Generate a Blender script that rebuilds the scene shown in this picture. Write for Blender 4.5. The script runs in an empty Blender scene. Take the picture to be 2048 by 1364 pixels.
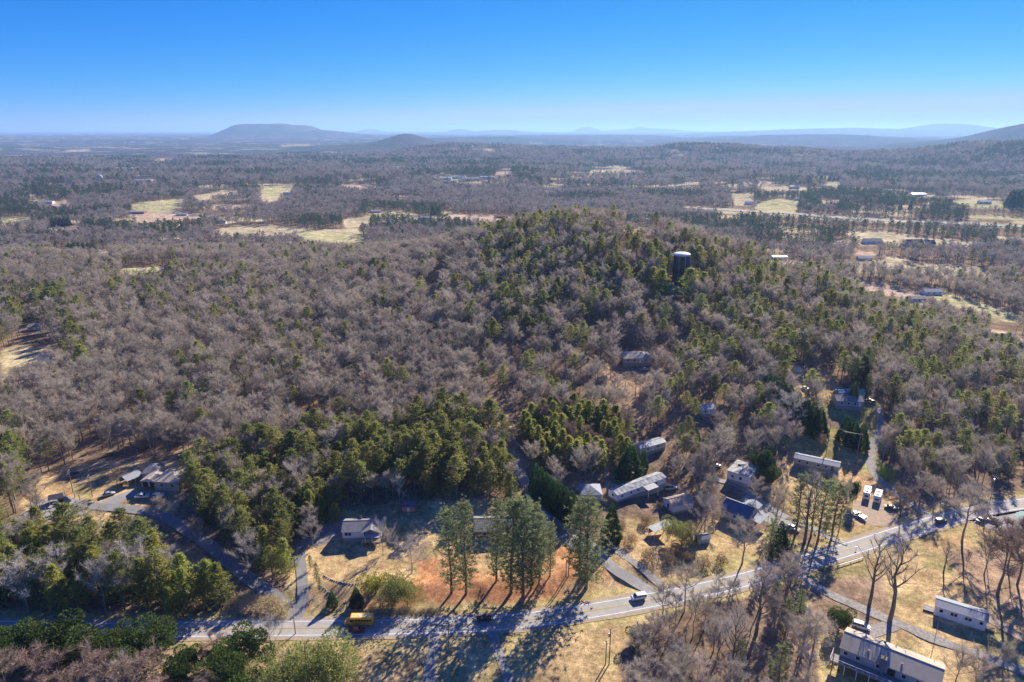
import bpy, math, random
import numpy as np
from mathutils import Vector, Matrix
random.seed(7)
rng = np.random.default_rng(7)
sc = bpy.context.scene
COL = sc.collection
R = math.radians

# ------------------------------------------------------------------ camera
F, CX, CY = 1365.0, 1024.0, 682.0          # focal length and centre in photo pixels (2048 wide)
PITCH = R(17.2)
CH = 140.0                                  # drone height above the road
cam = bpy.data.objects.new('camera', bpy.data.cameras.new('camera'))
COL.objects.link(cam)
cam.data.sensor_width = 36
cam.data.lens = 36 * F / 2048
cam.data.clip_start = 1
cam.data.clip_end = 200000
cam.location = (0, 0, CH)
cam.rotation_euler = (R(90) - PITCH, 0, 0)
sc.camera = cam

# ------------------------------------------------------------------ light
SUN_AZ, SUN_EL = R(31), R(29)               # azimuth from +Y towards +X
SUNV = Vector((math.sin(SUN_AZ) * math.cos(SUN_EL), math.cos(SUN_AZ) * math.cos(SUN_EL), math.sin(SUN_EL)))
w = bpy.data.worlds.new('World'); sc.world = w; w.use_nodes = True
nt = w.node_tree; nt.nodes.clear()
sky = nt.nodes.new('ShaderNodeTexSky'); sky.sky_type = 'NISHITA'; sky.sun_disc = False
sky.sun_elevation = SUN_EL; sky.sun_rotation = SUN_AZ
sky.altitude = 3000; sky.air_density = 1.0; sky.dust_density = 0.0; sky.ozone_density = 6.0
# the photograph's clear deep blue: each channel of the sky gets its own contrast
bg = nt.nodes.new('ShaderNodeBackground'); bg.inputs['Strength'].default_value = 0.10
wo = nt.nodes.new('ShaderNodeOutputWorld'); se = nt.nodes.new('ShaderNodeSeparateColor'); cb = nt.nodes.new('ShaderNodeCombineColor')
nt.links.new(sky.outputs[0], se.inputs[0])
for i, (k, p, top) in enumerate(((.031, 2.4, 2.2), (.39, 1.0, 3.15), (1.50, .58, 4.7))):
    m1 = nt.nodes.new('ShaderNodeMath'); m1.operation = 'POWER'; m1.inputs[1].default_value = p
    m2 = nt.nodes.new('ShaderNodeMath'); m2.operation = 'MULTIPLY'; m2.inputs[1].default_value = k
    m3 = nt.nodes.new('ShaderNodeMath'); m3.operation = 'MINIMUM'; m3.inputs[1].default_value = top
    nt.links.new(se.outputs[i], m1.inputs[0]); nt.links.new(m1.outputs[0], m2.inputs[0]); nt.links.new(m2.outputs[0], m3.inputs[0]); nt.links.new(m3.outputs[0], cb.inputs[i])
nt.links.new(cb.outputs[0], bg.inputs[0]); nt.links.new(bg.outputs[0], wo.inputs[0])
sl = bpy.data.lights.new('sun', 'SUN'); sl.energy = 5.0; sl.angle = R(0.5); sl.color = (1.0, 0.91, 0.77)
sun = bpy.data.objects.new('sun', sl); COL.objects.link(sun)
sun.rotation_euler = SUNV.to_track_quat('Z', 'Y').to_euler()
sc.view_settings.view_transform = 'Standard'; sc.view_settings.look = 'None'
sc.view_settings.gamma = 1; sc.view_settings.use_curve_mapping = False
sc.view_settings.exposure = 1.0
sc.cycles.max_bounces = 5; sc.cycles.diffuse_bounces = 2; sc.cycles.glossy_bounces = 2
sc.cycles.transmission_bounces = 3; sc.cycles.volume_bounces = 1; sc.cycles.transparent_max_bounces = 6
sc.cycles.use_adaptive_sampling = True
sc.cycles.use_denoising = True; sc.cycles.denoising_prefilter = 'NONE'

# ------------------------------------------------------------------ numeric helpers
def sstep(a, b, x):
    t = np.clip((x - a) / (b - a), 0, 1); return t * t * (3 - 2 * t)
def _hash(ix, iy, s):
    n = (ix.astype(np.int64) * 374761393 + iy.astype(np.int64) * 668265263 + s * 1442695041) & 0x7fffffff
    n = ((n ^ (n >> 13)) * 1274126177) & 0x7fffffff
    n = n ^ (n >> 16)
    return (n & 0xffff) / 65535.0
def vn(x, y, s=0):
    ix, iy = np.floor(x), np.floor(y); fx, fy = x - ix, y - iy
    fx = fx * fx * (3 - 2 * fx); fy = fy * fy * (3 - 2 * fy)
    a, b, c, d = _hash(ix, iy, s), _hash(ix + 1, iy, s), _hash(ix, iy + 1, s), _hash(ix + 1, iy + 1, s)
    return (a + (b - a) * fx) * (1 - fy) + (c + (d - c) * fx) * fy
def fbm(x, y, s=0, o=4):
    v = 0; a = 0.5; t = 0
    for k in range(o):
        v = v + a * vn(x * 2 ** k + 17.3 * k, y * 2 ** k - 9.1 * k, s + k); t += a; a *= 0.5
    return v / t
SP, CP = math.sin(PITCH), math.cos(PITCH)
def project(x, y, z):
    """photo pixel of a world point"""
    dz = z - CH
    d = y * CP - dz * SP
    return CX + F * x / d, CY - F * (y * SP + dz * CP) / d
def plane_pt(px, py, z):
    """world x, y where the sight line of a photo pixel meets the level z"""
    u, v = (np.asarray(px, float) - CX) / F, (CY - np.asarray(py, float)) / F
    dx, dy, dz = u, CP + v * SP, -SP + v * CP
    t = (z - CH) / np.minimum(dz, -1e-5)
    return dx * t, dy * t
def inpoly(x, y, poly):
    x = np.asarray(x, float); y = np.asarray(y, float)
    ins = np.zeros(x.shape, bool); n = len(poly); j = n - 1
    for i in range(n):
        xi, yi = poly[i]; xj, yj = poly[j]
        if yi != yj:
            ins ^= ((yi > y) != (yj > y)) & (x < (xj - xi) * (y - yi) / (yj - yi) + xi)
        j = i
    return ins

# main road centre line, photo pixels -> world (the road lies at z = 0)
ROAD_PX = [(-500, 1246), (-250, 1252), (0, 1257), (180, 1261), (400, 1259), (600, 1257), (760, 1255), (900, 1251), (1040, 1242), (1200, 1219),
           (1300, 1201), (1400, 1181), (1500, 1157), (1600, 1128), (1700, 1098), (1800, 1066), (1900, 1036), (1980, 1018), (2060, 1006), (2200, 990), (2400, 972)]
def spline(P, step):
    P = [Vector(p) for p in P]; out = []
    for i in range(len(P) - 1):
        p0 = P[max(i - 1, 0)]; p1 = P[i]; p2 = P[i + 1]; p3 = P[min(i + 2, len(P) - 1)]
        n = max(2, int((p2 - p1).length / step))
        for k in range(n):
            t = k / n
            out.append(0.5 * ((2 * p1) + (p2 - p0) * t + (2 * p0 - 5 * p1 + 4 * p2 - p3) * t * t + (3 * p1 - p0 - 3 * p2 + p3) * t ** 3))
    out.append(P[-1]); return out
ROAD = spline([(float(a), float(b)) for a, b in (plane_pt(px, py, 0.0) for px, py in ROAD_PX)], 3.0)
ROADA = np.array([[p.x, p.y] for p in ROAD])
def dist_line(x, y, L):
    x = np.asarray(x, float); y = np.asarray(y, float)
    best = np.full(x.shape, 1e9)
    A = L[:-1]; B = L[1:]
    for (ax, ay), (bx, by) in zip(A, B):
        vx, vy = bx - ax, by - ay; l2 = vx * vx + vy * vy + 1e-9
        t = np.clip(((x - ax) * vx + (y - ay) * vy) / l2, 0, 1)
        best = np.minimum(best, (x - ax - t * vx) ** 2 + (y - ay - t * vy) ** 2)
    return np.sqrt(best)
# the road as y(x), good enough for "which side of the road"
def road_y(x):
    return np.interp(x, ROADA[:, 0], ROADA[:, 1])

# ------------------------------------------------------------------ terrain
def gb(x, y, cx, cy, rx, ry, a, rot=0.0, p=2.0):
    c, s = math.cos(rot), math.sin(rot)
    u = ((x - cx) * c + (y - cy) * s) / rx; v = (-(x - cx) * s + (y - cy) * c) / ry
    return a * np.exp(-np.power(u * u + v * v, p / 2))
BUMPS = [  # cx, cy, rx, ry, amp, rot, power : the wooded hill
    (66, 570, 122, 140, 46, 0, 2), (-110, 610, 190, 130, 10, 0.1, 2), (-330, 690, 260, 170, 5, 0, 2), (200, 500, 150, 110, 20, -0.3, 2), (-60, 430, 120, 110, 8, 0, 2), (120, 360, 110, 90, 6, 0, 2)]
PEAKS = []  # far hills from the skyline: photo pixel of the top, distance, half width in pixels, depth, power
for (px, py, Y, wpx, dep, pw, base) in [
        (528, 249, 13500, 66, 1500, 5.0, -25), (592, 252, 13500, 38, 1500, 3.2, -25), (640, 262, 13300, 70, 1500, 2.0, -25),
        (815, 267, 6500, 62, 650, 1.7, -20), (760, 288, 6000, 120, 700, 2.0, -20),
        (960, 291, 4600, 170, 500, 2.4, -20), (1110, 298, 4400, 150, 450, 2, -20), (1400, 291, 4100, 150, 420, 2.6, -20), (1250, 300, 4300, 150, 420, 2, -20),
        (1560, 302, 3900, 190, 420, 2, -20), (1800, 306, 3600, 200, 420, 2, -20), (1960, 290, 3300, 150, 420, 2, -20), (2120, 284, 3000, 200, 500, 2, -20),
        (2330, 205, 5600, 260, 1200, 2.0, -20), (2110, 244, 5600, 95, 900, 2.2, -20),
        (1900, 246, 21000, 90, 1800, 2.0, -20), (1700, 256, 20000, 240, 2000, 2, -20), (1280, 252, 32000, 16, 1800, 1.6, -20),
        (1175, 254, 32000, 26, 1800, 2.6, -20), (1290, 256, 31000, 90, 1800, 2.0, -20), (740, 258, 30000, 22, 1800, 2, -20), (920, 258, 28000, 30, 1800, 2, -20), (1000, 259, 26000, 60, 1800, 2, -20),
        (1230, 268, 12000, 160, 900, 2, -20), (1500, 271, 11000, 150, 900, 2, -20), (1640, 268, 9500, 200, 800, 2, -20), (980, 272, 9500, 150, 800, 2, -20)]:
    u, v = (px - CX) / F, (CY - py) / F
    t = Y / (CP + v * SP); X = u * t; Z = CH + (-SP + v * CP) * t; base += 45 * float(sstep(5000, 16000, np.array([math.hypot(X, Y)]))[0])
    if Z - base < 3: continue
    PEAKS.append((X, Y, wpx / F * t, dep, Z - base, pw))
C_LAWN = [(plane_pt(a, b, 2.5)) for a, b in [(870, 1160), (1300, 1160)]]
def terrain(x, y):
    x = np.asarray(x, float); y = np.asarray(y, float)
    g = np.hypot(x, y)
    dr = np.abs(y - road_y(x)) * 0.93
    north = y > road_y(x)
    away = sstep(8, 60, dr)
    z = np.zeros(x.shape)
    for (cx, cy, rx, ry, a, rot, p) in BUMPS:
        z = z + gb(x, y, cx, cy, rx, ry, a, rot, p)
    z = z * away
    # lawns stand a little above the road on a cut bank
    z = z + np.where(north, 2.6 * sstep(6, 17, dr) * sstep(-95, -60, x) * (1 - sstep(42, 60, x)), -0.6 * sstep(6, 25, dr))
    z = z + np.where(north, 5.0 * sstep(20, 110, dr), 0)
    z = z - np.where(north, 3.5 * sstep(8, 26, dr) * sstep(-82, -100, x) * 0, 0)
    z = z + (fbm(x / 55, y / 55, 3) - 0.5) * 5.0 * away
    z = z + (fbm(x / 9, y / 9, 5, 2) - 0.5) * 0.35 * sstep(8, 20, dr)
    yy = y + 2.0 * np.maximum(x - 120, 0)
    z = z - 34 * sstep(640, np.where(x > 120, 880, 1000), yy)
    z = z + (fbm(x / 420, y / 420, 11) - 0.45) * 34 * sstep(900, 1800, g)
    z = z + (fbm(x / 1700, y / 1300, 12) - 0.45) * 70 * sstep(3500, 9000, g) * (1 - sstep(12000, 20000, g) * 0.5)
    z = z + 45 * sstep(5000, 16000, g)
    pk = 0
    for (X, Y, rx, ry, a, p) in PEAKS:
        pk = pk + gb(x, y, X, Y, rx, ry, a, 0, p) ** 6
    return z + pk ** (1 / 6) * (0.95 + 0.10 * fbm(x / 350, y / 350, 21, 3))
def ground(x, y):
    return float(terrain(np.array([x]), np.array([y]))[0])
_TS = [120.0]
while _TS[-1] < 60000: _TS.append(_TS[-1] * 1.02 + .5)
_TS = np.array(_TS)
def hit(px, py, lift=0.0):
    """world points where sight lines of photo pixels meet the ground (one sweep along each line, then refined)"""
    px = np.atleast_1d(np.asarray(px, float)); py = np.atleast_1d(np.asarray(py, float)); X = np.empty(px.shape); Y = np.empty(px.shape)
    for i in range(len(px)):
        u, v = (px[i] - CX) / F, (CY - py[i]) / F
        dx, dy, dz = u, CP + v * SP, -SP + v * CP
        t = _TS
        if dz < 0: n_ = np.searchsorted(t, (CH + 60) / -dz) + 2; t = t[:max(4, n_)]
        h = CH + dz * t - terrain(dx * t, dy * t) - lift
        k = np.where(h < 0)[0]; k = int(k[0]) if len(k) else len(t) - 1
        lo, hi = t[max(k - 1, 0)], t[k]
        for _ in range(3):
            m = np.linspace(lo, hi, 14); h = CH + dz * m - terrain(dx * m, dy * m) - lift
            q = np.where(h < 0)[0]; q = int(q[0]) if len(q) else 13; lo, hi = m[max(q - 1, 0)], m[q]
        X[i], Y[i] = dx * hi, dy * hi
    return X, Y
def at(px, py):
    x, y = hit(px, py); x, y = float(x[0]), float(y[0])
    return Vector((x, y, ground(x, y)))

# ------------------------------------------------------------------ what covers the ground, as outlines read off the photograph
LAWN, CLAY, GRAVEL, FIELD, LITTER, GREEN, DEEP = 1, 2, 3, 4, 5, 6, 7
AREAS = [  # (kind, polygon in photo pixels of the ground it covers)
    (LAWN, [(40, 1010), (70, 955), (125, 930), (220, 918), (330, 922), (400, 912), (388, 950), (352, 1010), (335, 1045), (250, 1052), (170, 1050), (100, 1045)]),
    (LAWN, [(560, 1222), (588, 1120), (628, 1062), (690, 1020), (790, 1005), (960, 1000), (1060, 1005), (1140, 1060), (1230, 1112), (1318, 1185), (1240, 1212), (1060, 1232), (740, 1246), (620, 1246)]),
    (CLAY, [(850, 1128), (960, 1100), (1090, 1075), (1150, 1080), (1195, 1115), (1240, 1150), (1235, 1180), (1150, 1196), (1000, 1205), (880, 1205), (850, 1180)]),
    (CLAY, [(700, 1185), (860, 1165), (870, 1205), (700, 1222)]),
    (CLAY, [(135, 985), (163, 983), (165, 1003), (138, 1005)]),
    (LAWN, [(630, 1272), (900, 1268), (1100, 1252), (1300, 1215), (1285, 1262), (1240, 1300), (1245, 1500), (600, 1500)]),
    (LAWN, [(1610, 1150), (1780, 1096), (1900, 1055), (2048, 1025), (2400, 1000), (2400, 1500), (1640, 1500), (1640, 1260), (1590, 1190)]),
    (LITTER, [(1600, 1165), (1760, 1150), (1800, 1260), (1700, 1310), (1640, 1240)]),
    (LITTER, [(1880, 1100), (2048, 1090), (2048, 1230), (1960, 1190)]),
    (GREEN, [(1270, 1090), (1330, 1060), (1420, 1040), (1500, 1060), (1600, 1080), (1560, 1130), (1440, 1140), (1300, 1150), (1255, 1120)]),
    (LAWN, [(1230, 1115), (1250, 1040), (1380, 1040), (1460, 1040), (1560, 1080), (1530, 1140), (1400, 1160), (1320, 1165)]),
    (LITTER, [(1130, 930), (1230, 900), (1290, 935), (1240, 985), (1150, 985)]),
    (GREEN, [(1545, 820), (1620, 840), (1735, 880), (1790, 960), (1800, 975), (1700, 965), (1600, 905), (1540, 870)]),
    (LAWN, [(1520, 985), (1560, 930), (1590, 900), (1700, 925), (1790, 975), (1830, 1010), (1780, 1060), (1690, 1090), (1640, 1080), (1560, 1010)]),
    (CLAY, [(1692, 1020), (1716, 1018), (1724, 1040), (1700, 1045)]),
    (GREEN, [(1650, 790), (1760, 800), (1765, 900), (1735, 900), (1700, 850), (1650, 830)]),
    (LAWN, [(1560, 735), (1660, 740), (1700, 800), (1590, 800)]),
    (LITTER, [(1225, 735), (1330, 735), (1340, 800), (1280, 850), (1200, 840), (1200, 760)]),
    (LITTER, [(960, 790), (1010, 790), (1040, 900), (1060, 985), (1035, 985), (985, 860)]),
    (LITTER, [(845, 585), (880, 540), (900, 540), (870, 640), (850, 640)]),
    (FIELD, [(1325, 562), (1395, 562), (1390, 585), (1330, 585)]),
    (FIELD, [(0, 700), (50, 690), (110, 700), (60, 760), (0, 790)]),
    (LITTER, [(-300, 1262), (640, 1266), (640, 1500), (-300, 1500)]),
    (LITTER, [(1800, 1000), (1900, 1004), (2048, 968), (2300, 940), (2300, 975), (2048, 1003), (1900, 1032), (1800, 1056)]),
    (LITTER, [(-300, 1052), (100, 1046), (300, 1052), (400, 1112), (480, 1182), (550, 1218), (480, 1224), (400, 1184), (285, 1134), (150, 1096), (30, 1090), (-300, 1085)]),
    (LITTER, [(1985, 800), (2048, 790), (2048, 870), (2000, 860)])]
OPEN = [p for k, p in AREAS if p[0] not in ((1225, 735), (1130, 930), (1985, 800))]                  # no woodland inside these
FIELDS = [  # far fields and clearings that show between the trees
    [(262, 408), (310, 402), (372, 396), (368, 412), (345, 424), (300, 426), (265, 420)], [(250, 428), (300, 426), (370, 424), (420, 434), (380, 440), (290, 445)],
    [(425, 462), (470, 452), (545, 450), (600, 456), (640, 455), (560, 472), (450, 474)], [(590, 462), (720, 470), (735, 498), (660, 498), (600, 480)],
    [(682, 368), (745, 369), (760, 377), (720, 382), (690, 376)], [(684, 440), (738, 436), (740, 452), (690, 456)],
    [(735, 424), (800, 423), (838, 428), (830, 432), (740, 432)], [(895, 428), (1000, 430), (1060, 436), (1060, 446), (930, 442), (890, 436)],
    [(820, 434), (868, 436), (868, 441), (820, 440)], [(862, 352), (1010, 357), (1045, 362), (960, 366), (870, 366)], [(990, 344), (1022, 343), (1024, 350), (992, 350)],
    [(1180, 340), (1235, 337), (1285, 342), (1290, 348), (1230, 352), (1180, 350)], [(1120, 352), (1190, 348), (1190, 354), (1120, 356)],
    [(1225, 450), (1300, 456), (1330, 470), (1260, 470)], [(1460, 392), (1500, 392), (1520, 408), (1470, 412)], [(1520, 404), (1560, 396), (1600, 402), (1590, 425), (1545, 430), (1510, 418)],
    [(1640, 400), (1680, 400), (1678, 408), (1642, 408)], [(1690, 500 - 38), (1770, 462), (1860, 476), (1960, 484), (1975, 494), (1840, 490), (1720, 490)],
    [(1895, 402), (1975, 402), (2048, 410), (2048, 420), (1930, 415)], [(1800, 412), (1860, 412), (1858, 418), (1800, 418)], [(1812, 388), (1868, 388), (1870, 396), (1816, 396)],
    [(0, 434), (60, 434), (66, 446), (0, 452)], [(96, 500), (200, 498), (230, 505), (120, 510)], [(194, 498), (215, 500), (232, 520), (205, 524)],
    [(242, 535), (330, 533), (340, 541), (300, 552), (240, 546)], [(255, 362), (300, 357), (330, 364), (270, 370)], [(235, 340), (275, 342), (270, 346), (232, 345)],
    [(520, 378), (590, 366), (585, 385), (530, 398)], [(1515, 512), (1570, 515), (1650, 540), (1640, 548), (1540, 530)], [(1575, 522), (1640, 535), (1640, 545), (1590, 540)],
    [(1850, 572), (1900, 588), (1980, 612), (2048, 634), (2048, 650), (1990, 638), (1900, 612), (1845, 590)], [(1960, 652), (2005, 662), (2048, 676), (2048, 690), (1995, 684)], [(1750, 585), (1830, 598), (1870, 616), (1830, 612)],
    [(1620, 355), (1660, 352), (1655, 360), (1625, 362)], [(1480, 300 + 34), (1500, 333), (1495, 338), (1478, 338)], [(60, 395), (100, 400), (90, 406), (60, 404)], [(395, 372), (430, 369), (425, 376), (398, 378)]]
FIELDS += [[(1700, 560), (1760, 566), (1850, 590), (1820, 600), (1730, 585)], [(1660, 480), (1700, 482), (1700, 492), (1662, 490)], [(1560, 470), (1640, 474), (1640, 480), (1565, 478)], [(100, 452), (160, 452), (165, 460), (100, 460)],
    [(380, 392), (470, 380), (480, 388), (400, 402)], [(0, 365), (30, 362), (32, 368), (0, 370)], [(90, 405), (130, 400), (150, 412), (100, 418)], [(520, 400), (560, 398), (566, 404), (525, 408)], [(860, 425), (905, 422), (905, 428), (860, 430)],
    [(1340, 375), (1400, 372), (1400, 378), (1345, 380)], [(1440, 430), (1480, 432), (1478, 438), (1440, 437)], [(1640, 366), (1680, 362), (1690, 370), (1650, 374)], [(300, 318), (350, 315), (360, 319), (310, 322)], [(130, 300), (180, 299), (180, 302), (130, 303)],
    [(560, 290), (620, 288), (620, 291), (560, 293)], [(1700, 500), (1750, 505), (1745, 512), (1700, 508)], [(1990, 470), (2048, 475), (2048, 484), (1995, 480)], [(1930, 428), (2000, 430), (2048, 436), (2048, 442), (1940, 436)], [(420, 412), (500, 408), (505, 414), (425, 420)]]
FIELDS += [[(1366, 411), (1450, 416), (1650, 429), (1850, 440), (2048, 448), (2048, 458), (1850, 450), (1650, 440), (1450, 427), (1366, 421)]]
CUTS = [[(985, 800), (1002, 795), (1030, 870), (1054, 962), (1036, 966), (1008, 880)], [(868, 590), (884, 540), (894, 540), (884, 600), (872, 640), (858, 640)]]
def glade(x, y):
    """small openings among the valley woods, too many to outline"""
    g = np.hypot(x, y); return (fbm(x / 130, y / 85, 61, 3) >     .678 - .03 * sstep(900, 2500, g)) & (g > 930) & (g < 4800)
HWY_PX = [(1368, 416), (1450, 421), (1550, 427), (1650, 434), (1750, 441), (1850, 445), (1950, 449), (2080, 455), (2300, 466)]
CUTS = []
# ------------------------------------------------------------------ materials
def mat(name, col, rough=0.9, noise=None, spec=0.2, metal=0.0, trans=0.0, bump=None, rnd=0.0):
    """col: base colour; noise: (scale, col2, contrast) mottling; rnd: brightness spread between objects"""
    m = bpy.data.materials.new(name); m.use_nodes = True; n = m.node_tree; n.nodes.clear(); L = n.links.new
    out = n.nodes.new('ShaderNodeOutputMaterial')
    c = n.nodes.new('ShaderNodeRGB'); c.outputs[0].default_value = (*col, 1); cs = c.outputs[0]
    if noise:
        tc = n.nodes.new('ShaderNodeTexCoord'); nz = n.nodes.new('ShaderNodeTexNoise'); nz.inputs['Scale'].default_value = noise[0]; nz.inputs['Detail'].default_value = 5
        L(tc.outputs['Object'], nz.inputs['Vector'])
        rp = n.nodes.new('ShaderNodeMapRange'); k = noise[2]; rp.inputs[1].default_value = 0.5 - k; rp.inputs[2].default_value = 0.5 + k
        L(nz.outputs[0], rp.inputs[0])
        mx = n.nodes.new('ShaderNodeMix'); mx.data_type = 'RGBA'; L(rp.outputs[0], mx.inputs[0]); L(cs, mx.inputs[6]); mx.inputs[7].default_value = (*noise[1], 1); cs = mx.outputs[2]
    if rnd:
        oi = n.nodes.new('ShaderNodeObjectInfo')
        mr = n.nodes.new('ShaderNodeMapRange'); mr.inputs[3].default_value = 1 - rnd; mr.inputs[4].default_value = 1 + rnd; L(oi.outputs['Random'], mr.inputs[0])
        h = n.nodes.new('ShaderNodeHueSaturation'); L(mr.outputs[0], h.inputs['Value']); L(cs, h.inputs['Color'])
        mr2 = n.nodes.new('ShaderNodeMapRange'); mr2.inputs[3].default_value = 0.5 - rnd * 0.05; mr2.inputs[4].default_value = 0.5 + rnd * 0.07
        wn = n.nodes.new('ShaderNodeMath'); wn.operation = 'MULTIPLY'; wn.inputs[1].default_value = 7.31; L(oi.outputs['Random'], wn.inputs[0])
        fr = n.nodes.new('ShaderNodeMath'); fr.operation = 'FRACT'; L(wn.outputs[0], fr.inputs[0]); L(fr.outputs[0], mr2.inputs[0]); L(mr2.outputs[0], h.inputs['Hue'])
        cs = h.outputs[0]
    if trans:
        d = n.nodes.new('ShaderNodeBsdfDiffuse'); t = n.nodes.new('ShaderNodeBsdfTranslucent'); mxs = n.nodes.new('ShaderNodeMixShader'); mxs.inputs[0].default_value = trans
        L(cs, d.inputs[0]); L(cs, t.inputs[0]); L(d.outputs[0], mxs.inputs[1]); L(t.outputs[0], mxs.inputs[2]); L(mxs.outputs[0], out.inputs[0])
    else:
        b = n.nodes.new('ShaderNodeBsdfPrincipled'); L(cs, b.inputs['Base Color']); b.inputs['Roughness'].default_value = rough
        b.inputs['Specular IOR Level'].default_value = spec; b.inputs['Metallic'].default_value = metal
        if bump:
            tc2 = n.nodes.new('ShaderNodeTexCoord'); nb = n.nodes.new('ShaderNodeTexNoise'); nb.inputs['Scale'].default_value = bump[0]; L(tc2.outputs['Object'], nb.inputs['Vector'])
            bp = n.nodes.new('ShaderNodeBump'); bp.inputs['Strength'].default_value = bump[1]; bp.inputs['Distance'].default_value = 0.1; L(nb.outputs[0], bp.inputs['Height']); L(bp.outputs[0], b.inputs['Normal'])
        L(b.outputs[0], out.inputs[0])
    return m
M = {}
M['bark'] = mat('bark', (0.13, 0.105, 0.085), noise=(3, (0.20, 0.17, 0.14), 0.2), rnd=0.15)
M['bark_pale'] = mat('bark_pale', (0.33, 0.29, 0.25), noise=(2, (0.2, 0.17, 0.15), 0.2), rnd=0.15)
M['twigs'] = mat('twigs', (0.47, 0.40, 0.325), trans=0.3, rnd=0.25)
M['twigs_far'] = mat('twigs_far', (0.38, 0.32, 0.285), trans=0.25, rnd=0.3)
M['needles_far'] = mat('needles_far', (0.085, 0.115, 0.055), trans=0.35, rnd=0.3)
M['twigs_pale'] = mat('twigs_pale', (0.52, 0.46, 0.40), trans=0.15, rnd=0.15)
M['twigs_red'] = mat('twigs_red', (0.36, 0.26, 0.20), trans=0.15, rnd=0.15)
M['needles'] = mat('needles', (0.245, 0.26, 0.08), trans=0.55, noise=(0.35, (0.32, 0.315, 0.10), 0.25), rnd=0.3)
M['needles_young'] = mat('needles_young', (0.31, 0.33, 0.085), trans=0.55, noise=(0.4, (0.40, 0.39, 0.10), 0.25), rnd=0.25)
M['needles_blue'] = mat('needles_blue', (0.24, 0.28, 0.13), trans=0.5, noise=(0.4, (0.31, 0.33, 0.15), 0.25), rnd=0.15)
M['cedar'] = mat('cedar', (0.055, 0.105, 0.04), trans=0.3, noise=(0.5, (0.09, 0.15, 0.045), 0.25), rnd=0.2)
M['broadleaf'] = mat('broadleaf', (0.06, 0.105, 0.03), trans=0.3, noise=(0.7, (0.13, 0.165, 0.045), 0.25), rnd=0.2)
M['olive_leaf'] = mat('olive_leaf', (0.24, 0.27, 0.085), trans=0.45, noise=(0.5, (0.32, 0.32, 0.10), 0.25), rnd=0.2)
M['yellow_leaf'] = mat('yellow_leaf', (0.42, 0.40, 0.08), trans=0.4, rnd=0.1)
M['lime_leaf'] = mat('lime_leaf', (0.30, 0.42, 0.05), trans=0.4, rnd=0.1)
M['brown_leaf'] = mat('brown_leaf', (0.34, 0.23, 0.14), trans=0.3, rnd=0.2)
M['bark_grey'] = mat('bark_grey', (0.30, 0.26, 0.22), noise=(3, (0.20, 0.17, 0.14), 0.2), rnd=0.15)
M['straw'] = mat('straw', (0.62, 0.50, 0.30), trans=0.3, rnd=0.2)

# ------------------------------------------------------------------ object helpers
class MB:
    """collects faces; build() links them as ONE mesh object"""
    def __init__(s): s.v = []; s.f = []; s.m = []
    def face(s, pts, m=0):
        b = len(s.v); s.v += [tuple(p) for p in pts]; s.f.append(tuple(range(b, b + len(pts)))); s.m.append(m)
    def box(s, x0, x1, y0, y1, z0, z1, m=0):
        b = len(s.v)
        s.v += [(x0, y0, z0), (x1, y0, z0), (x1, y1, z0), (x0, y1, z0), (x0, y0, z1), (x1, y0, z1), (x1, y1, z1), (x0, y1, z1)]
        for q in ((0, 3, 2, 1), (4, 5, 6, 7), (0, 1, 5, 4), (1, 2, 6, 5), (2, 3, 7, 6), (3, 0, 4, 7)):
            s.f.append(tuple(b + i for i in q)); s.m.append(m)
        return s
    def tube(s, a, c, r0, r1=None, n=6, m=0, cap=True):
        r1 = r0 if r1 is None else r1
        a = Vector(a); c = Vector(c); d = (c - a)
        if d.length < 1e-6: return s
        d.normalize(); u = d.orthogonal().normalized(); w_ = d.cross(u); b = len(s.v)
        for P, r in ((a, r0), (c, r1)):
            for k in range(n):
                t = 2 * math.pi * k / n; s.v.append(tuple(P + (u * math.cos(t) + w_ * math.sin(t)) * r))
        for k in range(n):
            s.f.append((b + k, b + (k + 1) % n, b + n + (k + 1) % n, b + n + k)); s.m.append(m)
        if cap:
            s.f.append(tuple(b + k for k in reversed(range(n)))); s.m.append(m); s.f.append(tuple(b + n + k for k in range(n))); s.m.append(m)
        return s
    def prism(s, prof, x0, x1, m=0, axis='x'):
        """closed profile of (y, z) pushed along x (or of (x, z) along y)"""
        b = len(s.v); n = len(prof)
        for X in (x0, x1):
            for (p, q) in prof: s.v.append((X, p, q) if axis == 'x' else (p, X, q))
        for k in range(n):
            s.f.append((b + k, b + (k + 1) % n, b + n + (k + 1) % n, b + n + k)); s.m.append(m)
        s.f.append(tuple(b + k for k in reversed(range(n)))); s.m.append(m); s.f.append(tuple(b + n + k for k in range(n))); s.m.append(m)
        return s
    def mesh(s, name, mats):
        me = bpy.data.meshes.new(name); me.from_pydata(s.v, [], s.f)
        for q in mats: me.materials.append(q)
        if len(mats) > 1: me.polygons.foreach_set('material_index', s.m)
        me.update(); return me
    def build(s, name, m, parent=None, loc=None, rz=0.0):
        mats = m if isinstance(m, (list, tuple)) else [m]
        me = s.mesh(name, mats)
        o = bpy.data.objects.new(name, me); COL.objects.link(o)
        if parent is not None: o.parent = parent
        if loc is not None: o.location = loc
        o.rotation_euler = (0, 0, rz)
        return o
def fixn(o):
    import bmesh
    b = bmesh.new(); b.from_mesh(o.data); bmesh.ops.recalc_face_normals(b, faces=b.faces); b.to_mesh(o.data); b.free(); return o
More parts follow.
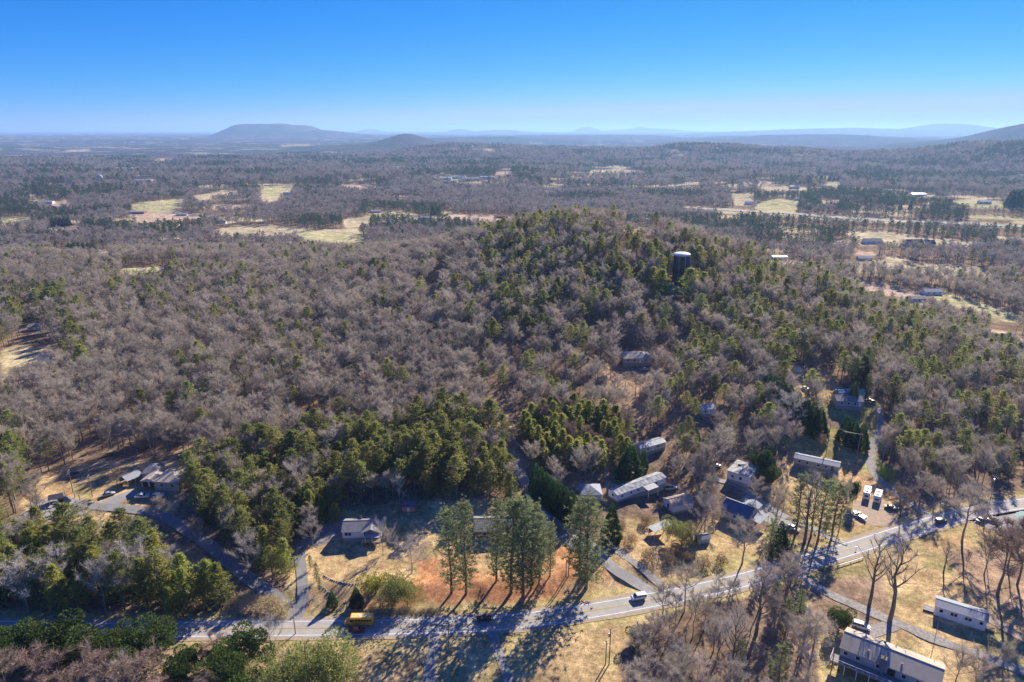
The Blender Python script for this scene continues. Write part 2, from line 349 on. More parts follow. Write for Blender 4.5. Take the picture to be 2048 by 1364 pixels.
def bevel(o, w_=0.05, seg=2):
    import bmesh
    b = bmesh.new(); b.from_mesh(o.data); bmesh.ops.remove_doubles(b, verts=b.verts, dist=1e-4); bmesh.ops.recalc_face_normals(b, faces=b.faces)
    bmesh.ops.bevel(b, geom=[e for e in b.edges if e.calc_length() > w_ * 2.2 and len(e.link_faces) == 2 and e.calc_face_angle(0) > 0.5], offset=w_, segments=seg, affect='EDGES', profile=0.6)
    for f in b.faces: f.smooth = True
    b.to_mesh(o.data); b.free(); return o
def tag(o, label, cat, group=None, kind=None):
    if label: o['label'] = label
    if cat: o['category'] = cat
    if group: o['group'] = group
    if kind: o['kind'] = kind
    return o
def thing(name, label, cat, loc=(0, 0, 0), rz=0.0, group=None):
    o = bpy.data.objects.new(name, None); COL.objects.link(o); o.location = loc; o.rotation_euler = (0, 0, rz)
    o.empty_display_size = 1; return tag(o, label, cat, group)
def dup(root, loc=None, rz=None, scale=None, label=None, group=None, kids={}):
    def cp(o, par):
        c = o.copy(); COL.objects.link(c); c.parent = par
        for ch in kids.get(o.name, []) if kids else list(o.children): cp(ch, c)
        return c
    r = root.copy(); COL.objects.link(r)
    for ch in list(root.children): cp(ch, r)
    if loc is not None: r.location = loc
    if rz is not None: r.rotation_euler = (0, 0, rz)
    if scale is not None: r.scale = scale
    if label: r['label'] = label
    if group: r['group'] = group
    return r

# ------------------------------------------------------------------ terrain mesh
def edges(a, b, r): 
    n = int(math.log(b / a) / math.log(r)); return a * (b / a) ** (np.arange(n + 1) / n)
GR = np.concatenate([edges(70, 330, 1.0068)[:-1], edges(330, 3000, 1.0095)[:-1], edges(3000, 60000, 1.013)])
AZ = np.radians(np.linspace(-52, 58, 620))
GG, AA = np.meshgrid(GR, AZ, indexing='ij')
TX, TY = GG * np.sin(AA), GG * np.cos(AA)
TZ = terrain(TX, TY)
PX, PY = project(TX, TY, TZ)
def soft(px, py, poly, k=3.0):
    """share of jittered samples inside an outline: a ragged edge"""
    s = 0
    for dx, dy in ((-1, -.5), (1, .5), (-.5, 1), (.5, -1), (0, 0)):
        s = s + inpoly(px + dx * k, py + dy * k, poly)
    return s / 5.0
n1 = fbm(TX / 14, TY / 14, 31); n2 = fbm(TX / 3.5, TY / 3.5, 32, 3); n3 = fbm(TX / 160, TY / 160, 33); n4 = fbm(TX / 700, TY / 400, 34)
def C(r, g, b): return np.array([r, g, b])
LIT = C(.23, .16, .105)[None, None] * (0.65 + 0.7 * n2[..., None]) + C(.06, .03, .015) * (n1[..., None] - .5)
farw = sstep(1500, 3800, GG)[..., None]
FOR = C(.088, .085, .088) * (0.6 + 0.8 * n3[..., None]) + C(-.02, .006, -.012) * np.clip((n4[..., None] - .5) * 6, -1, 1)
col = LIT * (1 - farw) + FOR * farw
pale = (fbm(TX / 260, TY / 160, 41, 3) > 0.69) & (GG > 2600) & (sum(gb(TX, TY, q[0], q[1], q[2] * 1.3, q[3] * 1.3, q[4], 0, q[5]) for q in PEAKS) < 25)                      # far fields, too far away to be outlined one by one
col[pale] = C(.27, .24, .19)
gl = glade(TX, TY); col[gl] = C(.46, .38, .23) * (.8 + .4 * n3[gl][:, None])
jx, jy = PX + (n1 - .5) * 22, PY + (n2 - .5) * 10
near = GG < 3200
COLR = {LAWN: C(.48, .335, .165), CLAY: C(.52, .25, .12), FIELD: C(.46, .38, .22), LITTER: C(.34, .235, .15), GREEN: C(.36, .30, .12), GRAVEL: C(.42, .38, .34)}
for k, poly in AREAS:
    a = ((soft(jx, jy, poly) if k != CLAY else soft(PX + (n1 - .5) * 110 + (n2 - .5) * 30, PY + (n2 - .5) * 26, poly, 8)) * near)[..., None]
    t = (0.72 + 0.56 * n2[..., None])
    base = COLR[k] * t
    if k == LAWN: base = base + C(-.08, -.01, -.02) * np.clip((n1[..., None] - .52) * 6, 0, 1) + C(.05, .0, .0) * np.clip((n3[..., None] - .5) * 4, 0, 1)
    if k == CLAY: a = a * np.clip((n1[..., None] - .33) * 4, 0, 1)
    col = col * (1 - a) + base * a
fcols = [C(.50, .41, .25), C(.44, .39, .20), C(.50, .36, .25)]
for i, poly in enumerate(FIELDS):
    a = soft(PX + (n1 - .5) * 14, PY + (n2 - .5) * 5, poly, 1.2)[..., None] * (GG > 520)[..., None]
    col = col * (1 - a) + fcols[(i * 7 + 1) % 3] * (0.8 + 0.4 * n1[..., None]) * a
# verge of the road: short greenish grass
dr = np.abs(TY - road_y(TX)) * .93
vg = (sstep(3.0, 3.6, dr) * (1 - sstep(5.5, 8.5, dr)) * (GG < 420))[..., None]
col = col * (1 - vg) + C(.40, .32, .14) * (0.7 + 0.6 * n2[..., None]) * vg
nr, nc = TX.shape
me = bpy.data.meshes.new('ground')
me.vertices.add(nr * nc); me.vertices.foreach_set('co', np.stack([TX, TY, TZ], -1).astype(np.float32).ravel())
I = np.arange(nr * nc).reshape(nr, nc)
Q = np.stack([I[:-1, :-1], I[:-1, 1:], I[1:, 1:], I[1:, :-1]], -1).reshape(-1, 4)[:, ::-1]
me.loops.add(Q.size); me.loops.foreach_set('vertex_index', Q.astype(np.int32).ravel())
me.polygons.add(len(Q)); me.polygons.foreach_set('loop_start', np.arange(0, Q.size, 4, dtype=np.int32))
me.update(calc_edges=True)
ca = me.color_attributes.new('cover', 'FLOAT_COLOR', 'POINT')
rgba = np.ones((nr * nc, 4), np.float32); rgba[:, :3] = np.clip(col.reshape(-1, 3), 0.01, 1); ca.data.foreach_set('color', rgba.ravel())
me.polygons.foreach_set('use_smooth', np.ones(len(Q), bool))
gm = bpy.data.materials.new('ground'); gm.use_nodes = True; n = gm.node_tree; n.nodes.clear(); L = n.links.new
out = n.nodes.new('ShaderNodeOutputMaterial'); b = n.nodes.new('ShaderNodeBsdfDiffuse'); L(b.outputs[0], out.inputs[0])
at_ = n.nodes.new('ShaderNodeVertexColor'); at_.layer_name = 'cover'; tc = n.nodes.new('ShaderNodeNewGeometry')
prev = at_.outputs[0]
for scale, lo, hi in ((2.6, .68, 1.32), (0.6, .74, 1.26), (0.12, .8, 1.2), (0.03, .84, 1.16)):
    nz = n.nodes.new('ShaderNodeTexNoise'); nz.inputs['Scale'].default_value = scale; nz.inputs['Detail'].default_value = 4; L(tc.outputs['Position'], nz.inputs['Vector'])
    mr = n.nodes.new('ShaderNodeMapRange'); mr.inputs[1].default_value = .35; mr.inputs[2].default_value = .65; mr.inputs[3].default_value = lo; mr.inputs[4].default_value = hi; L(nz.outputs[0], mr.inputs[0])
    vm = n.nodes.new('ShaderNodeVectorMath'); vm.operation = 'SCALE'; L(prev, vm.inputs[0]); L(mr.outputs[0], vm.inputs['Scale']); prev = vm.outputs[0]
L(prev, b.inputs[0])
nb = n.nodes.new('ShaderNodeTexNoise'); nb.inputs['Scale'].default_value = 0.035; nb.inputs['Detail'].default_value = 7; nb.inputs['Roughness'].default_value = .65; L(tc.outputs['Position'], nb.inputs['Vector'])
ln = n.nodes.new('ShaderNodeVectorMath'); ln.operation = 'LENGTH'; L(tc.outputs['Position'], ln.inputs[0])
mr = n.nodes.new('ShaderNodeMapRange'); mr.inputs[1].default_value = 900; mr.inputs[2].default_value = 3500; mr.inputs[3].default_value = 0.4; mr.inputs[4].default_value = 26.0; L(ln.outputs['Value'], mr.inputs[0])
ml = n.nodes.new('ShaderNodeMath'); ml.operation = 'MULTIPLY'; L(nb.outputs[0], ml.inputs[0]); L(mr.outputs[0], ml.inputs[1])
bp = n.nodes.new('ShaderNodeBump'); bp.inputs['Strength'].default_value = 0.8; bp.inputs['Distance'].default_value = 1.0; L(ml.outputs[0], bp.inputs['Height']); L(bp.outputs[0], b.inputs['Normal'])
me.materials.append(gm)
go = bpy.data.objects.new('ground', me); COL.objects.link(go); tag(go, 'rolling winter ground of leaf litter, tan lawns and red clay', None, None, 'structure')

# ------------------------------------------------------------------ haze
hz = MB().box(-62000, 64000, -200, 61000, float(TZ.min()) - 1, float(max(TZ.max(), CH)) + 12)
ho = hz.build('haze', bpy.data.materials.new('haze')); tag(ho, 'thin blue haze lying over the whole valley', None, None, 'stuff')
hm = ho.data.materials[0]; hm.use_nodes = True; n = hm.node_tree; n.nodes.clear()
out = n.nodes.new('ShaderNodeOutputMaterial'); pv = n.nodes.new('ShaderNodeVolumePrincipled')
pv.inputs['Color'].default_value = (0.37, 0.61, 1.0, 1); pv.inputs['Density'].default_value = HAZE = 5.6e-5; pv.inputs['Anisotropy'].default_value = 0.25
n.links.new(pv.outputs[0], out.inputs['Volume'])
# ------------------------------------------------------------------ tree shapes
class TM:
    """triangles of one tree: wood (material 0) and leaves or twigs (material 1)"""
    def __init__(s, seed): s.r = random.Random(seed); s.wood = MB(); s.fin = []
    def limb(s, a, b, r0, r1, n=4): s.wood.tube(a, b, r0, r1, n, 0, False)
    def tri(s, a, d, l, w_, side=None):
        """thin triangle from a along d"""
        d = d.normalized(); u = side if side is not None else d.orthogonal()
        u = (Matrix.Rotation(s.r.uniform(0, 6.28), 3, d) @ u).normalized() * (w_ / 2)
        s.fin.append((a - u, a + u, a + d * l))
    def tuft(s, c, n, l, w_, up=0.35, dirv=None):
        r = s.r
        for k in range(n):
            d = Vector((r.gauss(0, 1), r.gauss(0, 1), r.gauss(0, .7) + up))
            if dirv is not None: d = d + dirv * 1.1
            d.normalize(); s.tri(c + d * r.uniform(0, l * .25), d, l * r.uniform(.6, 1.15), w_)
    def meshes(s, name, wood, leaf):
        me1 = s.wood.mesh(name + '_trunk', [wood])
        v = np.array([[tuple(p) for p in t] for t in s.fin], np.float32).reshape(-1, 3)
        me2 = bpy.data.meshes.new(name + '_crown'); nv = len(v)
        me2.vertices.add(nv); me2.vertices.foreach_set('co', v.ravel()); me2.loops.add(nv); me2.loops.foreach_set('vertex_index', np.arange(nv, dtype=np.int32))
        me2.polygons.add(nv // 3); me2.polygons.foreach_set('loop_start', np.arange(0, nv, 3, dtype=np.int32)); me2.update(calc_edges=True); me2.materials.append(leaf)
        return me1, me2
def bare(seed, h, wd, n_tw, tw=0.055, fork=0.35, wood='bark', leaf='twigs', up=0.55, limbs=9, trunk_r=None, tl=1.15, sub=5):
    """leafless tree: trunk, ascending limbs, branches, then fine twigs as slender slivers"""
    t = TM(seed); r = t.r; tr = trunk_r or h * 0.014
    pts = [Vector((0, 0, -0.5))]; x = Vector((0, 0, 0))
    for k in range(1, 6):
        pts.append(Vector((r.gauss(0, .018) * h * k / 5, r.gauss(0, .018) * h * k / 5, h * .9 * k / 5)))
    for k in range(5): t.limb(pts[k], pts[k + 1], tr * (1.15 - k * .2), tr * (0.95 - k * .2) if k < 4 else .03, 6)
    ends = []
    for i in range(limbs):
        f = fork + (0.92 - fork) * (i + r.random()) / limbs
        k = min(4, int(f / .9 * 5)); a = pts[k].lerp(pts[k + 1], (f / .9 * 5) % 1)
        az = i * 2.4 + r.uniform(-.5, .5); ln = wd * .5 * (1.15 - .75 * max(0, (f - fork) / (1 - fork))) * r.uniform(.8, 1.15)
        d = Vector((math.cos(az), math.sin(az), up + .6 * f * r.uniform(.6, 1.3))).normalized()
        b = a + d * ln * .5; d2 = (d + Vector((0, 0, r.uniform(.1, .5)))).normalized(); c = b + d2 * ln * .6
        rr = tr * .42 * (1.2 - f * .6)
        t.limb(a, b, rr, rr * .7, 4); t.limb(b, c, rr * .7, rr * .25, 3)
        for j in range(sub):
            q = r.uniform(.25, 1); p = a.lerp(b, q * 2) if q < .5 else b.lerp(c, q * 2 - 1)
            dd = (d2 * .7 + Vector((r.gauss(0, .7), r.gauss(0, .7), r.uniform(-.1, .9)))).normalized(); l2 = ln * r.uniform(.25, .5)
            e = p + dd * l2; t.limb(p, e, rr * .38, rr * .12, 3); ends.append((p, e, dd))
        ends.append((b, c, d2))
    ends.append((pts[4], pts[5], Vector((0, 0, 1)))); ends.append((pts[4], pts[5], Vector((0, 0, 1))))
    for k in range(n_tw):
        p, e, dd = ends[k % len(ends)]; q = p.lerp(e, r.uniform(-.1, 1.15)) + Vector((r.gauss(0, .1), r.gauss(0, .1), r.gauss(0, .1)))
        d = (dd * .8 + Vector((r.gauss(0, .6), r.gauss(0, .6), r.gauss(.25, .5)))).normalized(); l = tl * r.uniform(.6, 1.4)
        t.tri(q, d, l, tw)
        if k % 2: t.tri(q + d * l * .45, (d + Vector((r.gauss(0, .7), r.gauss(0, .7), r.gauss(.2, .4)))).normalized(), l * .7, tw * .7)
    return t.meshes('bare', M[wood], M[leaf])
def pine(seed, h, wd, base=.45, nb=46, tf=5, nt=9, l=.62, w_=.15, wood='bark', leaf='needles', droop=.05, layer=0.0, top=1.0, prof=None):
    t = TM(seed); r = t.r; tr = h * .011 + .04
    lean = Vector((r.gauss(0, .02), r.gauss(0, .02), 1)); pts = [Vector((0, 0, -.4))] + [Vector((lean.x * h * k / 4 + r.gauss(0, .1), lean.y * h * k / 4 + r.gauss(0, .1), h * k / 4)) for k in (1, 2, 3, 4)]
    for k in range(4): t.limb(pts[k], pts[k + 1], tr * (1.15 - .27 * k), tr * (.88 - .27 * k) + .02, 6)
    def axis(f):
        q = f * 4; k = min(3, int(q)); return pts[k].lerp(pts[k + 1], q - k)
    wh = 7
    for i in range(nb):
        f = base + (1 - base) * (i + .5) / nb
        if layer: f = base + (1 - base) * (round((i + .5) / wh) * wh + r.gauss(0, .5) * (1 - layer) * 3) / nb
        f = min(f, .985)
        g = (f - base) / (1 - base)
        rad = wd * .5 * (prof(g) if prof else (min(1, .45 + 1.6 * g) * (1 - max(0, g - .35) / .65 * .85 * top))) * r.uniform(.6, 1.12)
        az = i * 2.399 + r.uniform(-.4, .4); a = axis(f)
        d = Vector((math.cos(az), math.sin(az), .15 + .55 * g - droop * 3)).normalized()
        e = a + d * rad; e.z += rad * .12
        t.limb(a, e, .05 + .012 * rad, .02, 3)
        for j in range(tf):
            q = .3 + .75 * (j + r.random()) / tf
            c = a.lerp(e, q) + Vector((r.gauss(0, .16), r.gauss(0, .16), r.gauss(0, .08))) * rad
            t.tuft(c, nt, l, w_, up=.5, dirv=d * .5)
    t.tuft(axis(1), nt * 2, l, w_, up=.8)
    return t.meshes('pine', M[wood], M[leaf])
def bush(seed, h, wd, n, leaf, l=.4, w_=.28, cone=0.0, lobes=7, z0=0.0, wood='bark', trunk=.3):
    """dense evergreen: leaf-sized faces through the outer part of a lumpy volume"""
    t = TM(seed); r = t.r
    t.limb(Vector((0, 0, -.4)), Vector((0, 0, h * .8)), .02 * h + .03, .03, 5)
    for k in range(6):
        a = k * 1.05; t.limb(Vector((0, 0, h * (.15 + .08 * k))), Vector((math.cos(a) * wd * .3, math.sin(a) * wd * .3, h * (.3 + .08 * k))), .05, .02, 3)
    if not cone: L_ = [(Vector((r.gauss(0, .21) * wd, r.gauss(0, .21) * wd, h * r.uniform(.25, .78))), r.uniform(.22, .34) * wd * (1 if lobes < 12 else .72)) for k in range(lobes)] + [(Vector((0, 0, h * .5)), .36 * wd)]
    for i in range(n):
        if cone:
            g = r.random() ** .8 if r.random() < .9 else r.random(); z = z0 + (h - z0) * (1 - g if False else (1 - math.sqrt(r.random())))
            rr = wd * .5 * (1 - (z - z0) / (h - z0)) ** cone * (1 if z > z0 + .08 * h else .8)
            az = r.uniform(0, 6.283); k = .78 + .22 * r.random() + .1 * math.sin(az * 5 + z * 2.1) * (z < h * .9)
            c = Vector((math.cos(az) * rr * k, math.sin(az) * rr * k, z)); d = Vector((math.cos(az), math.sin(az), .9)) + Vector((r.gauss(0, .4), r.gauss(0, .4), r.gauss(0, .3)))
        else:
            c0, R_ = L_[i % len(L_)]; d = Vector((r.gauss(0, 1), r.gauss(0, 1), r.gauss(0, .85))).normalized()
            c = c0 + d * R_ * (1 - .3 * r.random() ** 2); c.z = max(c.z, .15)
            d = d + Vector((r.gauss(0, .6), r.gauss(0, .6), r.gauss(.2, .5)))
        t.tri(c, d, l * r.uniform(.6, 1.3), w_)
    return t.meshes('bush', M[wood], M[leaf])

VAR = {}     # species -> list of (trunk mesh, crown mesh, nominal height)
def addv(k, me, h): VAR.setdefault(k, []).append((*me, h))
for i in range(6): addv('bare', bare(100 + i, 15.5, 10.2, 2500, tw=.05, sub=8, limbs=12, wood='bark_grey', fork=.32 + .05 * (i % 3)), 15.5)
for i in range(3): addv('bare_pale', bare(130 + i, 14, 10.5, 1900, wood='bark_pale', leaf='twigs_pale', limbs=11, fork=.25), 14)
for i in range(3): addv('bare_red', bare(140 + i, 12, 9.5, 2200, tw=.06, leaf='twigs_red'), 12)
for i in range(3): addv('bare_big', bare(150 + i, 24, 13, 900, fork=.28, up=1.1, limbs=12, tw=.05, tl=1.3, trunk_r=.48, sub=7), 24)
for i in range(2): addv('bare_round', bare(160 + i, 8, 9, 1500, wood='bark_pale', leaf='twigs_pale', fork=.15, up=.5, limbs=12, tw=.04, tl=.9), 8)
for i in range(4): addv('brush', bare(170 + i, 5, 5.5, 800, leaf='twigs' if i % 2 else 'twigs_pale', fork=.06, up=.9, limbs=10, tw=.045, tl=.9, trunk_r=.05), 5)
for i in range(5): addv('pine', pine(200 + i, 17, 10.2, base=.36 + .05 * (i % 3), nb=54, l=.75, w_=.2), 17)
for i in range(4): addv('young_pine', pine(220 + i, 12, 8, base=.12, nb=64, l=.75, w_=.2, leaf='needles_young', prof=lambda g: (1 - g) ** .75 * .95 + .08), 12)
for i in range(4): addv('white_pine', pine(240 + i, 29, 11, base=.1, nb=105, tf=7, nt=10, l=.75, w_=.17, leaf='needles_blue', layer=.92, droop=.0, prof=lambda g: (.5 + .5 * math.sin(min(1, g * 1.5) * 1.57)) * (1 - max(0, g - .55) / .45 * .62)), 29)
for i in range(3): addv('cedar', bush(260 + i, 12, 5.2, 4200, 'cedar', l=.55, w_=.26, cone=.85), 12)
for i in range(3): addv('loose_cedar', pine(270 + i, 14, 5.5, base=.15, nb=48, leaf='needles_blue', prof=lambda g: (1 - g) ** .5 * .8 + .2), 14)
for i in range(3): addv('broadleaf', bush(280 + i, 8, 8.2, 9000, 'broadleaf', l=.38, w_=.26, lobes=16), 8)
for i in range(3): addv('olive', bush(290 + i, 14, 11, 6500, 'olive_leaf', l=.5, w_=.22, lobes=11), 14)
addv('yellow', bush(300, 7, 5, 2600, 'yellow_leaf', l=.4, w_=.2), 7)
addv('lime', bush(301, 3, 5, 1500, 'lime_leaf', l=.3, w_=.2), 3)
for i in range(2): addv('brown', bush(305 + i, 4, 5, 1500, 'brown_leaf', l=.35, w_=.16), 4)
for i in range(3): addv('straw', bush(310 + i, 1.6, 2.6, 420, 'straw', l=.7, w_=.07, lobes=5), 1.6)
for i in range(4): addv('bare_lo', bare(400 + i, 15, 12, 420, tw=.17, limbs=7, tl=2.0, sub=2, leaf='twigs_far'), 15)
for i in range(4): addv('pine_lo', pine(410 + i, 16, 10.5, base=.3, nb=16, tf=3, nt=5, l=1.5, w_=.55, leaf='needles_far'), 16)
SPN = {'bare': ('bare_tree', 'bare tree'), 'bare_pale': ('bare_tree', 'bare tree'), 'bare_red': ('bare_tree', 'bare tree'), 'bare_big': ('oak_tree', 'bare tree'), 'bare_round': ('orchard_tree', 'bare tree'),
       'brush': ('bare_bush', 'bush'), 'pine': ('pine_tree', 'pine tree'), 'young_pine': ('pine_tree', 'pine tree'), 'white_pine': ('white_pine_tree', 'pine tree'), 'cedar': ('cedar_tree', 'cedar tree'),
       'loose_cedar': ('cedar_tree', 'cedar tree'), 'broadleaf': ('evergreen_bush', 'bush'), 'olive': ('evergreen_tree', 'tree'), 'yellow': ('yellow_bush', 'bush'), 'lime': ('green_bush', 'bush'), 'brown': ('brown_bush', 'bush'), 'straw': ('dry_grass_clump', 'grass clump')}
def plant(sp, x, y, h, rz, label, group=None, var=None, wide=1.0, z=None):
    """one tree or bush of its own: an Empty at its foot > trunk, crown"""
    V_ = VAR[sp]; tm, cm, h0 = V_[(var if var is not None else int(abs(x * 7.3 + y * 3.1))) % len(V_)]
    nm, cat = SPN[sp]
    e = thing(nm, label, cat, (x, y, ground(x, y) if z is None else z), rz, group); s = h / h0; e.scale = (s * wide, s * wide, s)
    for part, me_ in (('trunk', tm), ('crown', cm)):
        o = bpy.data.objects.new(part, me_); COL.objects.link(o); o.parent = e
    return e

# ------------------------------------------------------------------ where the woods stand
WOODS = [  # (polygon of tree feet in photo pixels, {species: weight}, height factor, density 0..1)
    ([(350, 1010), (420, 955), (560, 905), (740, 872), (900, 850), (985, 862), (1010, 910), (1030, 985), (1000, 998), (850, 1002), (780, 990), (700, 1015), (640, 1048), (590, 1090), (585, 1160), (540, 1185), (430, 1110), (360, 1040)], {'pine': .62, 'young_pine': .25, 'bare': .13}, .95, .9),
    ([(-200, 1080), (30, 1088), (150, 1094), (285, 1132), (400, 1182), (482, 1226), (480, 1236), (450, 1238), (-200, 1238)], {'young_pine': .62, 'pine': .27, 'bare_pale': .11}, 1.15, 1.0),
    ([(-200, 880), (40, 900), (60, 960), (35, 1050), (-200, 1050)], {'pine': .75, 'bare': .25}, 1, .8),
    ([(1045, 865), (1120, 838), (1200, 838), (1285, 888), (1300, 915), (1240, 958), (1150, 955), (1060, 945)], {'young_pine': .85, 'bare_red': .15}, .95, .95),
    ([(940, 440), (1180, 440), (1345, 520), (1345, 640), (1200, 700), (1040, 700), (980, 640)], {'pine': .42, 'bare': .56, 'young_pine': .02}, .9, .95),
    ([(1345, 490), (1600, 560), (1900, 660), (2400, 760), (2400, 975), (2048, 985), (1900, 985), (1790, 955), (1765, 800), (1550, 740), (1345, 700)], {'pine': .36, 'bare': .54, 'loose_cedar': .1}, .92, .85),
    ([(950, 690), (1330, 650), (1480, 720), (1530, 840), (1540, 900), (1440, 930), (1290, 960), (1230, 800), (1000, 830)], {'pine': .22, 'bare': .6, 'bare_red': .18}, .85, .62),
    ([(-100, 590), (90, 590), (200, 640), (180, 740), (-100, 720)], {'pine': .45, 'bare': .55}, .9, .9),
    ([(200, 560), (480, 540), (560, 620), (400, 680), (240, 640)], {'pine': .22, 'bare': .78}, .9, .95),
    ([(1290, 1300), (1350, 1240), (1420, 1205), (1520, 1180), (1590, 1180), (1640, 1260), (1650, 1700), (1250, 1700), (1265, 1380)], {'bare_pale': .42, 'bare': .46, 'loose_cedar': .06, 'brush': .06}, .8, .8),
    ([(1325, 1145), (1440, 1160), (1560, 1125), (1620, 1095), (1640, 1105), (1560, 1138), (1440, 1178), (1350, 1192), (1330, 1180)], {'brush': .55, 'bare': .25, 'loose_cedar': .2}, .8, .9),
    ([(1900, 1075), (2400, 1060), (2400, 1230), (2048, 1235), (1960, 1200)], {'bare_red': .6, 'bare': .4}, .8, .22),
    ([(1200, 1015), (1260, 1040), (1290, 1085), (1260, 1105), (1215, 1060)], {'bare': .4, 'bare_red': .4, 'brush': .2}, .75, .9),
    ([(-200, 1385), (330, 1400), (560, 1440), (640, 1700), (-200, 1700)], {'bare_red': .5, 'brush': .3, 'bare': .2}, .7, .6),
    ([(1640, 1420), (1900, 1500), (2400, 1420), (2400, 1900), (1640, 1900)], {'bare': 1}, .8, .2),
]
DRIVES = [  # (pixel path, width m, kind)
    ('side_road', [(582, 1246), (586, 1222), (560, 1205), (520, 1172), (470, 1135), (420, 1092), (370, 1058), (320, 1030), (250, 1018), (170, 1012), (60, 1005)], 4.6, 'asphalt'),
    ('driveway', [(594, 1235), (606, 1200), (604, 1150), (600, 1105), (612, 1080), (650, 1068), (692, 1060)], 3.4, 'asphalt'),
    ('lane', [(1322, 1192), (1270, 1165), (1225, 1135), (1185, 1095), (1135, 1055), (1095, 1020), (1060, 985), (1046, 955), (1030, 920)], 4.2, 'concrete'),
    ('driveway', [(1225, 1135), (1180, 1110), (1140, 1085), (1120, 1072), (1095, 1068)], 3.2, 'asphalt'),
    ('driveway', [(1345, 1190), (1310, 1160), (1275, 1130), (1240, 1105), (1222, 1085)], 3.0, 'gravel'),
    ('driveway', [(862, 1262), (870, 1285), (862, 1320), (858, 1364), (850, 1430)], 3.4, 'gravel'),
    ('driveway', [(983, 1256), (992, 1290), (1006, 1330), (1020, 1364), (1040, 1430)], 2.8, 'gravel'),
    ('driveway', [(1585, 1140), (1640, 1178), (1720, 1215), (1800, 1248), (1860, 1275), (1960, 1310), (2060, 1350), (2160, 1400)], 3.6, 'gravel'),
    ('driveway', [(1790, 1248), (1750, 1262), (1725, 1268)], 4.0, 'gravel'),
    ('dirt_track', [(1975, 1235), (2020, 1262), (2070, 1290), (2140, 1330)], 3.4, 'dirt'),
    ('driveway', [(1700, 1095), (1660, 1075), (1620, 1055), (1570, 1033), (1530, 1012), (1500, 985), (1455, 965), (1410, 955), (1385, 935)], 3.2, 'concrete'),
    ('farm_track', [(1870, 1040), (1790, 985), (1752, 952), (1742, 925), (1748, 890), (1760, 850), (1756, 815)], 3.6, 'gravel')]
DL = []
for nm_, P_, wd_, k_ in DRIVES:
    xs, ys = hit([p[0] for p in P_], [p[1] for p in P_]); DL.append(np.array([[q.x, q.y] for q in spline(list(zip(map(float, xs), map(float, ys))), 2.5)]))
HX, HY = hit([p[0] for p in HWY_PX], [p[1] for p in HWY_PX])
HWY = np.array([[q.x, q.y] for q in spline(list(zip(map(float, HX), map(float, HY))), 12)])
def clear_of_roads(x, y, d):
    ok = dist_line(x, y, ROADA[::2]) > 4.2 + d
    for a, q in zip(DL, DRIVES): ok &= dist_line(x, y, a[::3]) > q[2] / 2 + d
    return ok
HOUSE_SPOTS = []      # (x, y, radius) kept free of trees, filled by the houses below
def grid(y0, y1, cell, seed, side=60):
    xs = np.arange(-y1 * 1.0, y1 * 1.15, cell); ys = np.arange(y0 * .7, y1, cell)
    X, Y = np.meshgrid(xs, ys); g_ = np.random.default_rng(seed)
    X = X + g_.uniform(-.48, .48, X.shape) * cell; Y = Y + g_.uniform(-.48, .48, X.shape) * cell
    X, Y = X.ravel(), Y.ravel(); g = np.hypot(X, Y); a = X / (Y * .955 + 1)
    k = (g > y0) & (g < y1) & (a > -.78 - side / g) & (a < .78 + 1.4 * side / g)
    return X[k], Y[k]
DENSE = [WOODS[0][0], WOODS[1][0], WOODS[2][0], WOODS[3][0], WOODS[10][0], WOODS[13][0]]
def woods(x, y, cell0=None):
    """species index for tree feet at x, y (None = open ground) and height factor"""
    z = terrain(x, y); px, py = project(x, y, z); g = np.hypot(x, y)
    n = len(x); u = rng.random(n); u2 = rng.random(n)
    cl = fbm(x / 70, y / 70, 51, 3)
    pf = np.where(g < 900, .035 + .13 * sstep(.5, .66, cl), .14 + .75 * sstep(.5, .62, fbm(x / 230, y / 150, 52, 3)))
    sp = np.where(u < pf, 'pine', 'bare').astype('<U12'); hf = np.full(n, .92); dens = np.full(n, .93); fine = np.zeros(n, bool)
    for poly, mix, f, dn in WOODS:
        m = inpoly(px, py, poly); 
        if not m.any(): continue
        ks = list(mix); cum = np.cumsum([mix[k] for k in ks]); idx = np.searchsorted(cum / cum[-1], u); idx = np.minimum(idx, len(ks) - 1)
        sp[m] = np.array(ks, dtype='<U12')[idx[m]]; hf[m] = f; dens[m] = dn; fine[m] = poly in DENSE
    if cell0: dens = np.where(fine, dens, dens * (cell0 / 6.0) ** 2)
    keep = u2 < dens
    for p in OPEN:
        inw = inpoly(px, py, p)
        for poly, *_ in (WOODS[9], WOODS[11], WOODS[13], WOODS[14]): inw &= ~inpoly(px, py, poly)
        keep &= ~inw
    h = 10.5
    _, pt = project(x, y, z + h * .95); _, pm = project(x, y, z + h * .5)
    for p in FIELDS:
        for q in (py, pm, pt): keep &= ~(inpoly(px, q, p) & (g > 520) & (u2 < .985))
    for p in CUTS:
        for q in (py, pm, (py + pm) / 2, pt, 1.4 * pt - .4 * py): keep &= ~(inpoly(px, q, p) & (py < 985))
    keep &= ~(glade(x, y) & (u2 < .97))
    keep &= ~((y < road_y(x) + 3) & (px > 560) & (px < 1262) & (py > 1200))
    for hx, hy, hr in HOUSE_SPOTS: keep &= np.hypot(x - hx, y - hy) > hr
    return sp, hf, keep, px, py, z, g
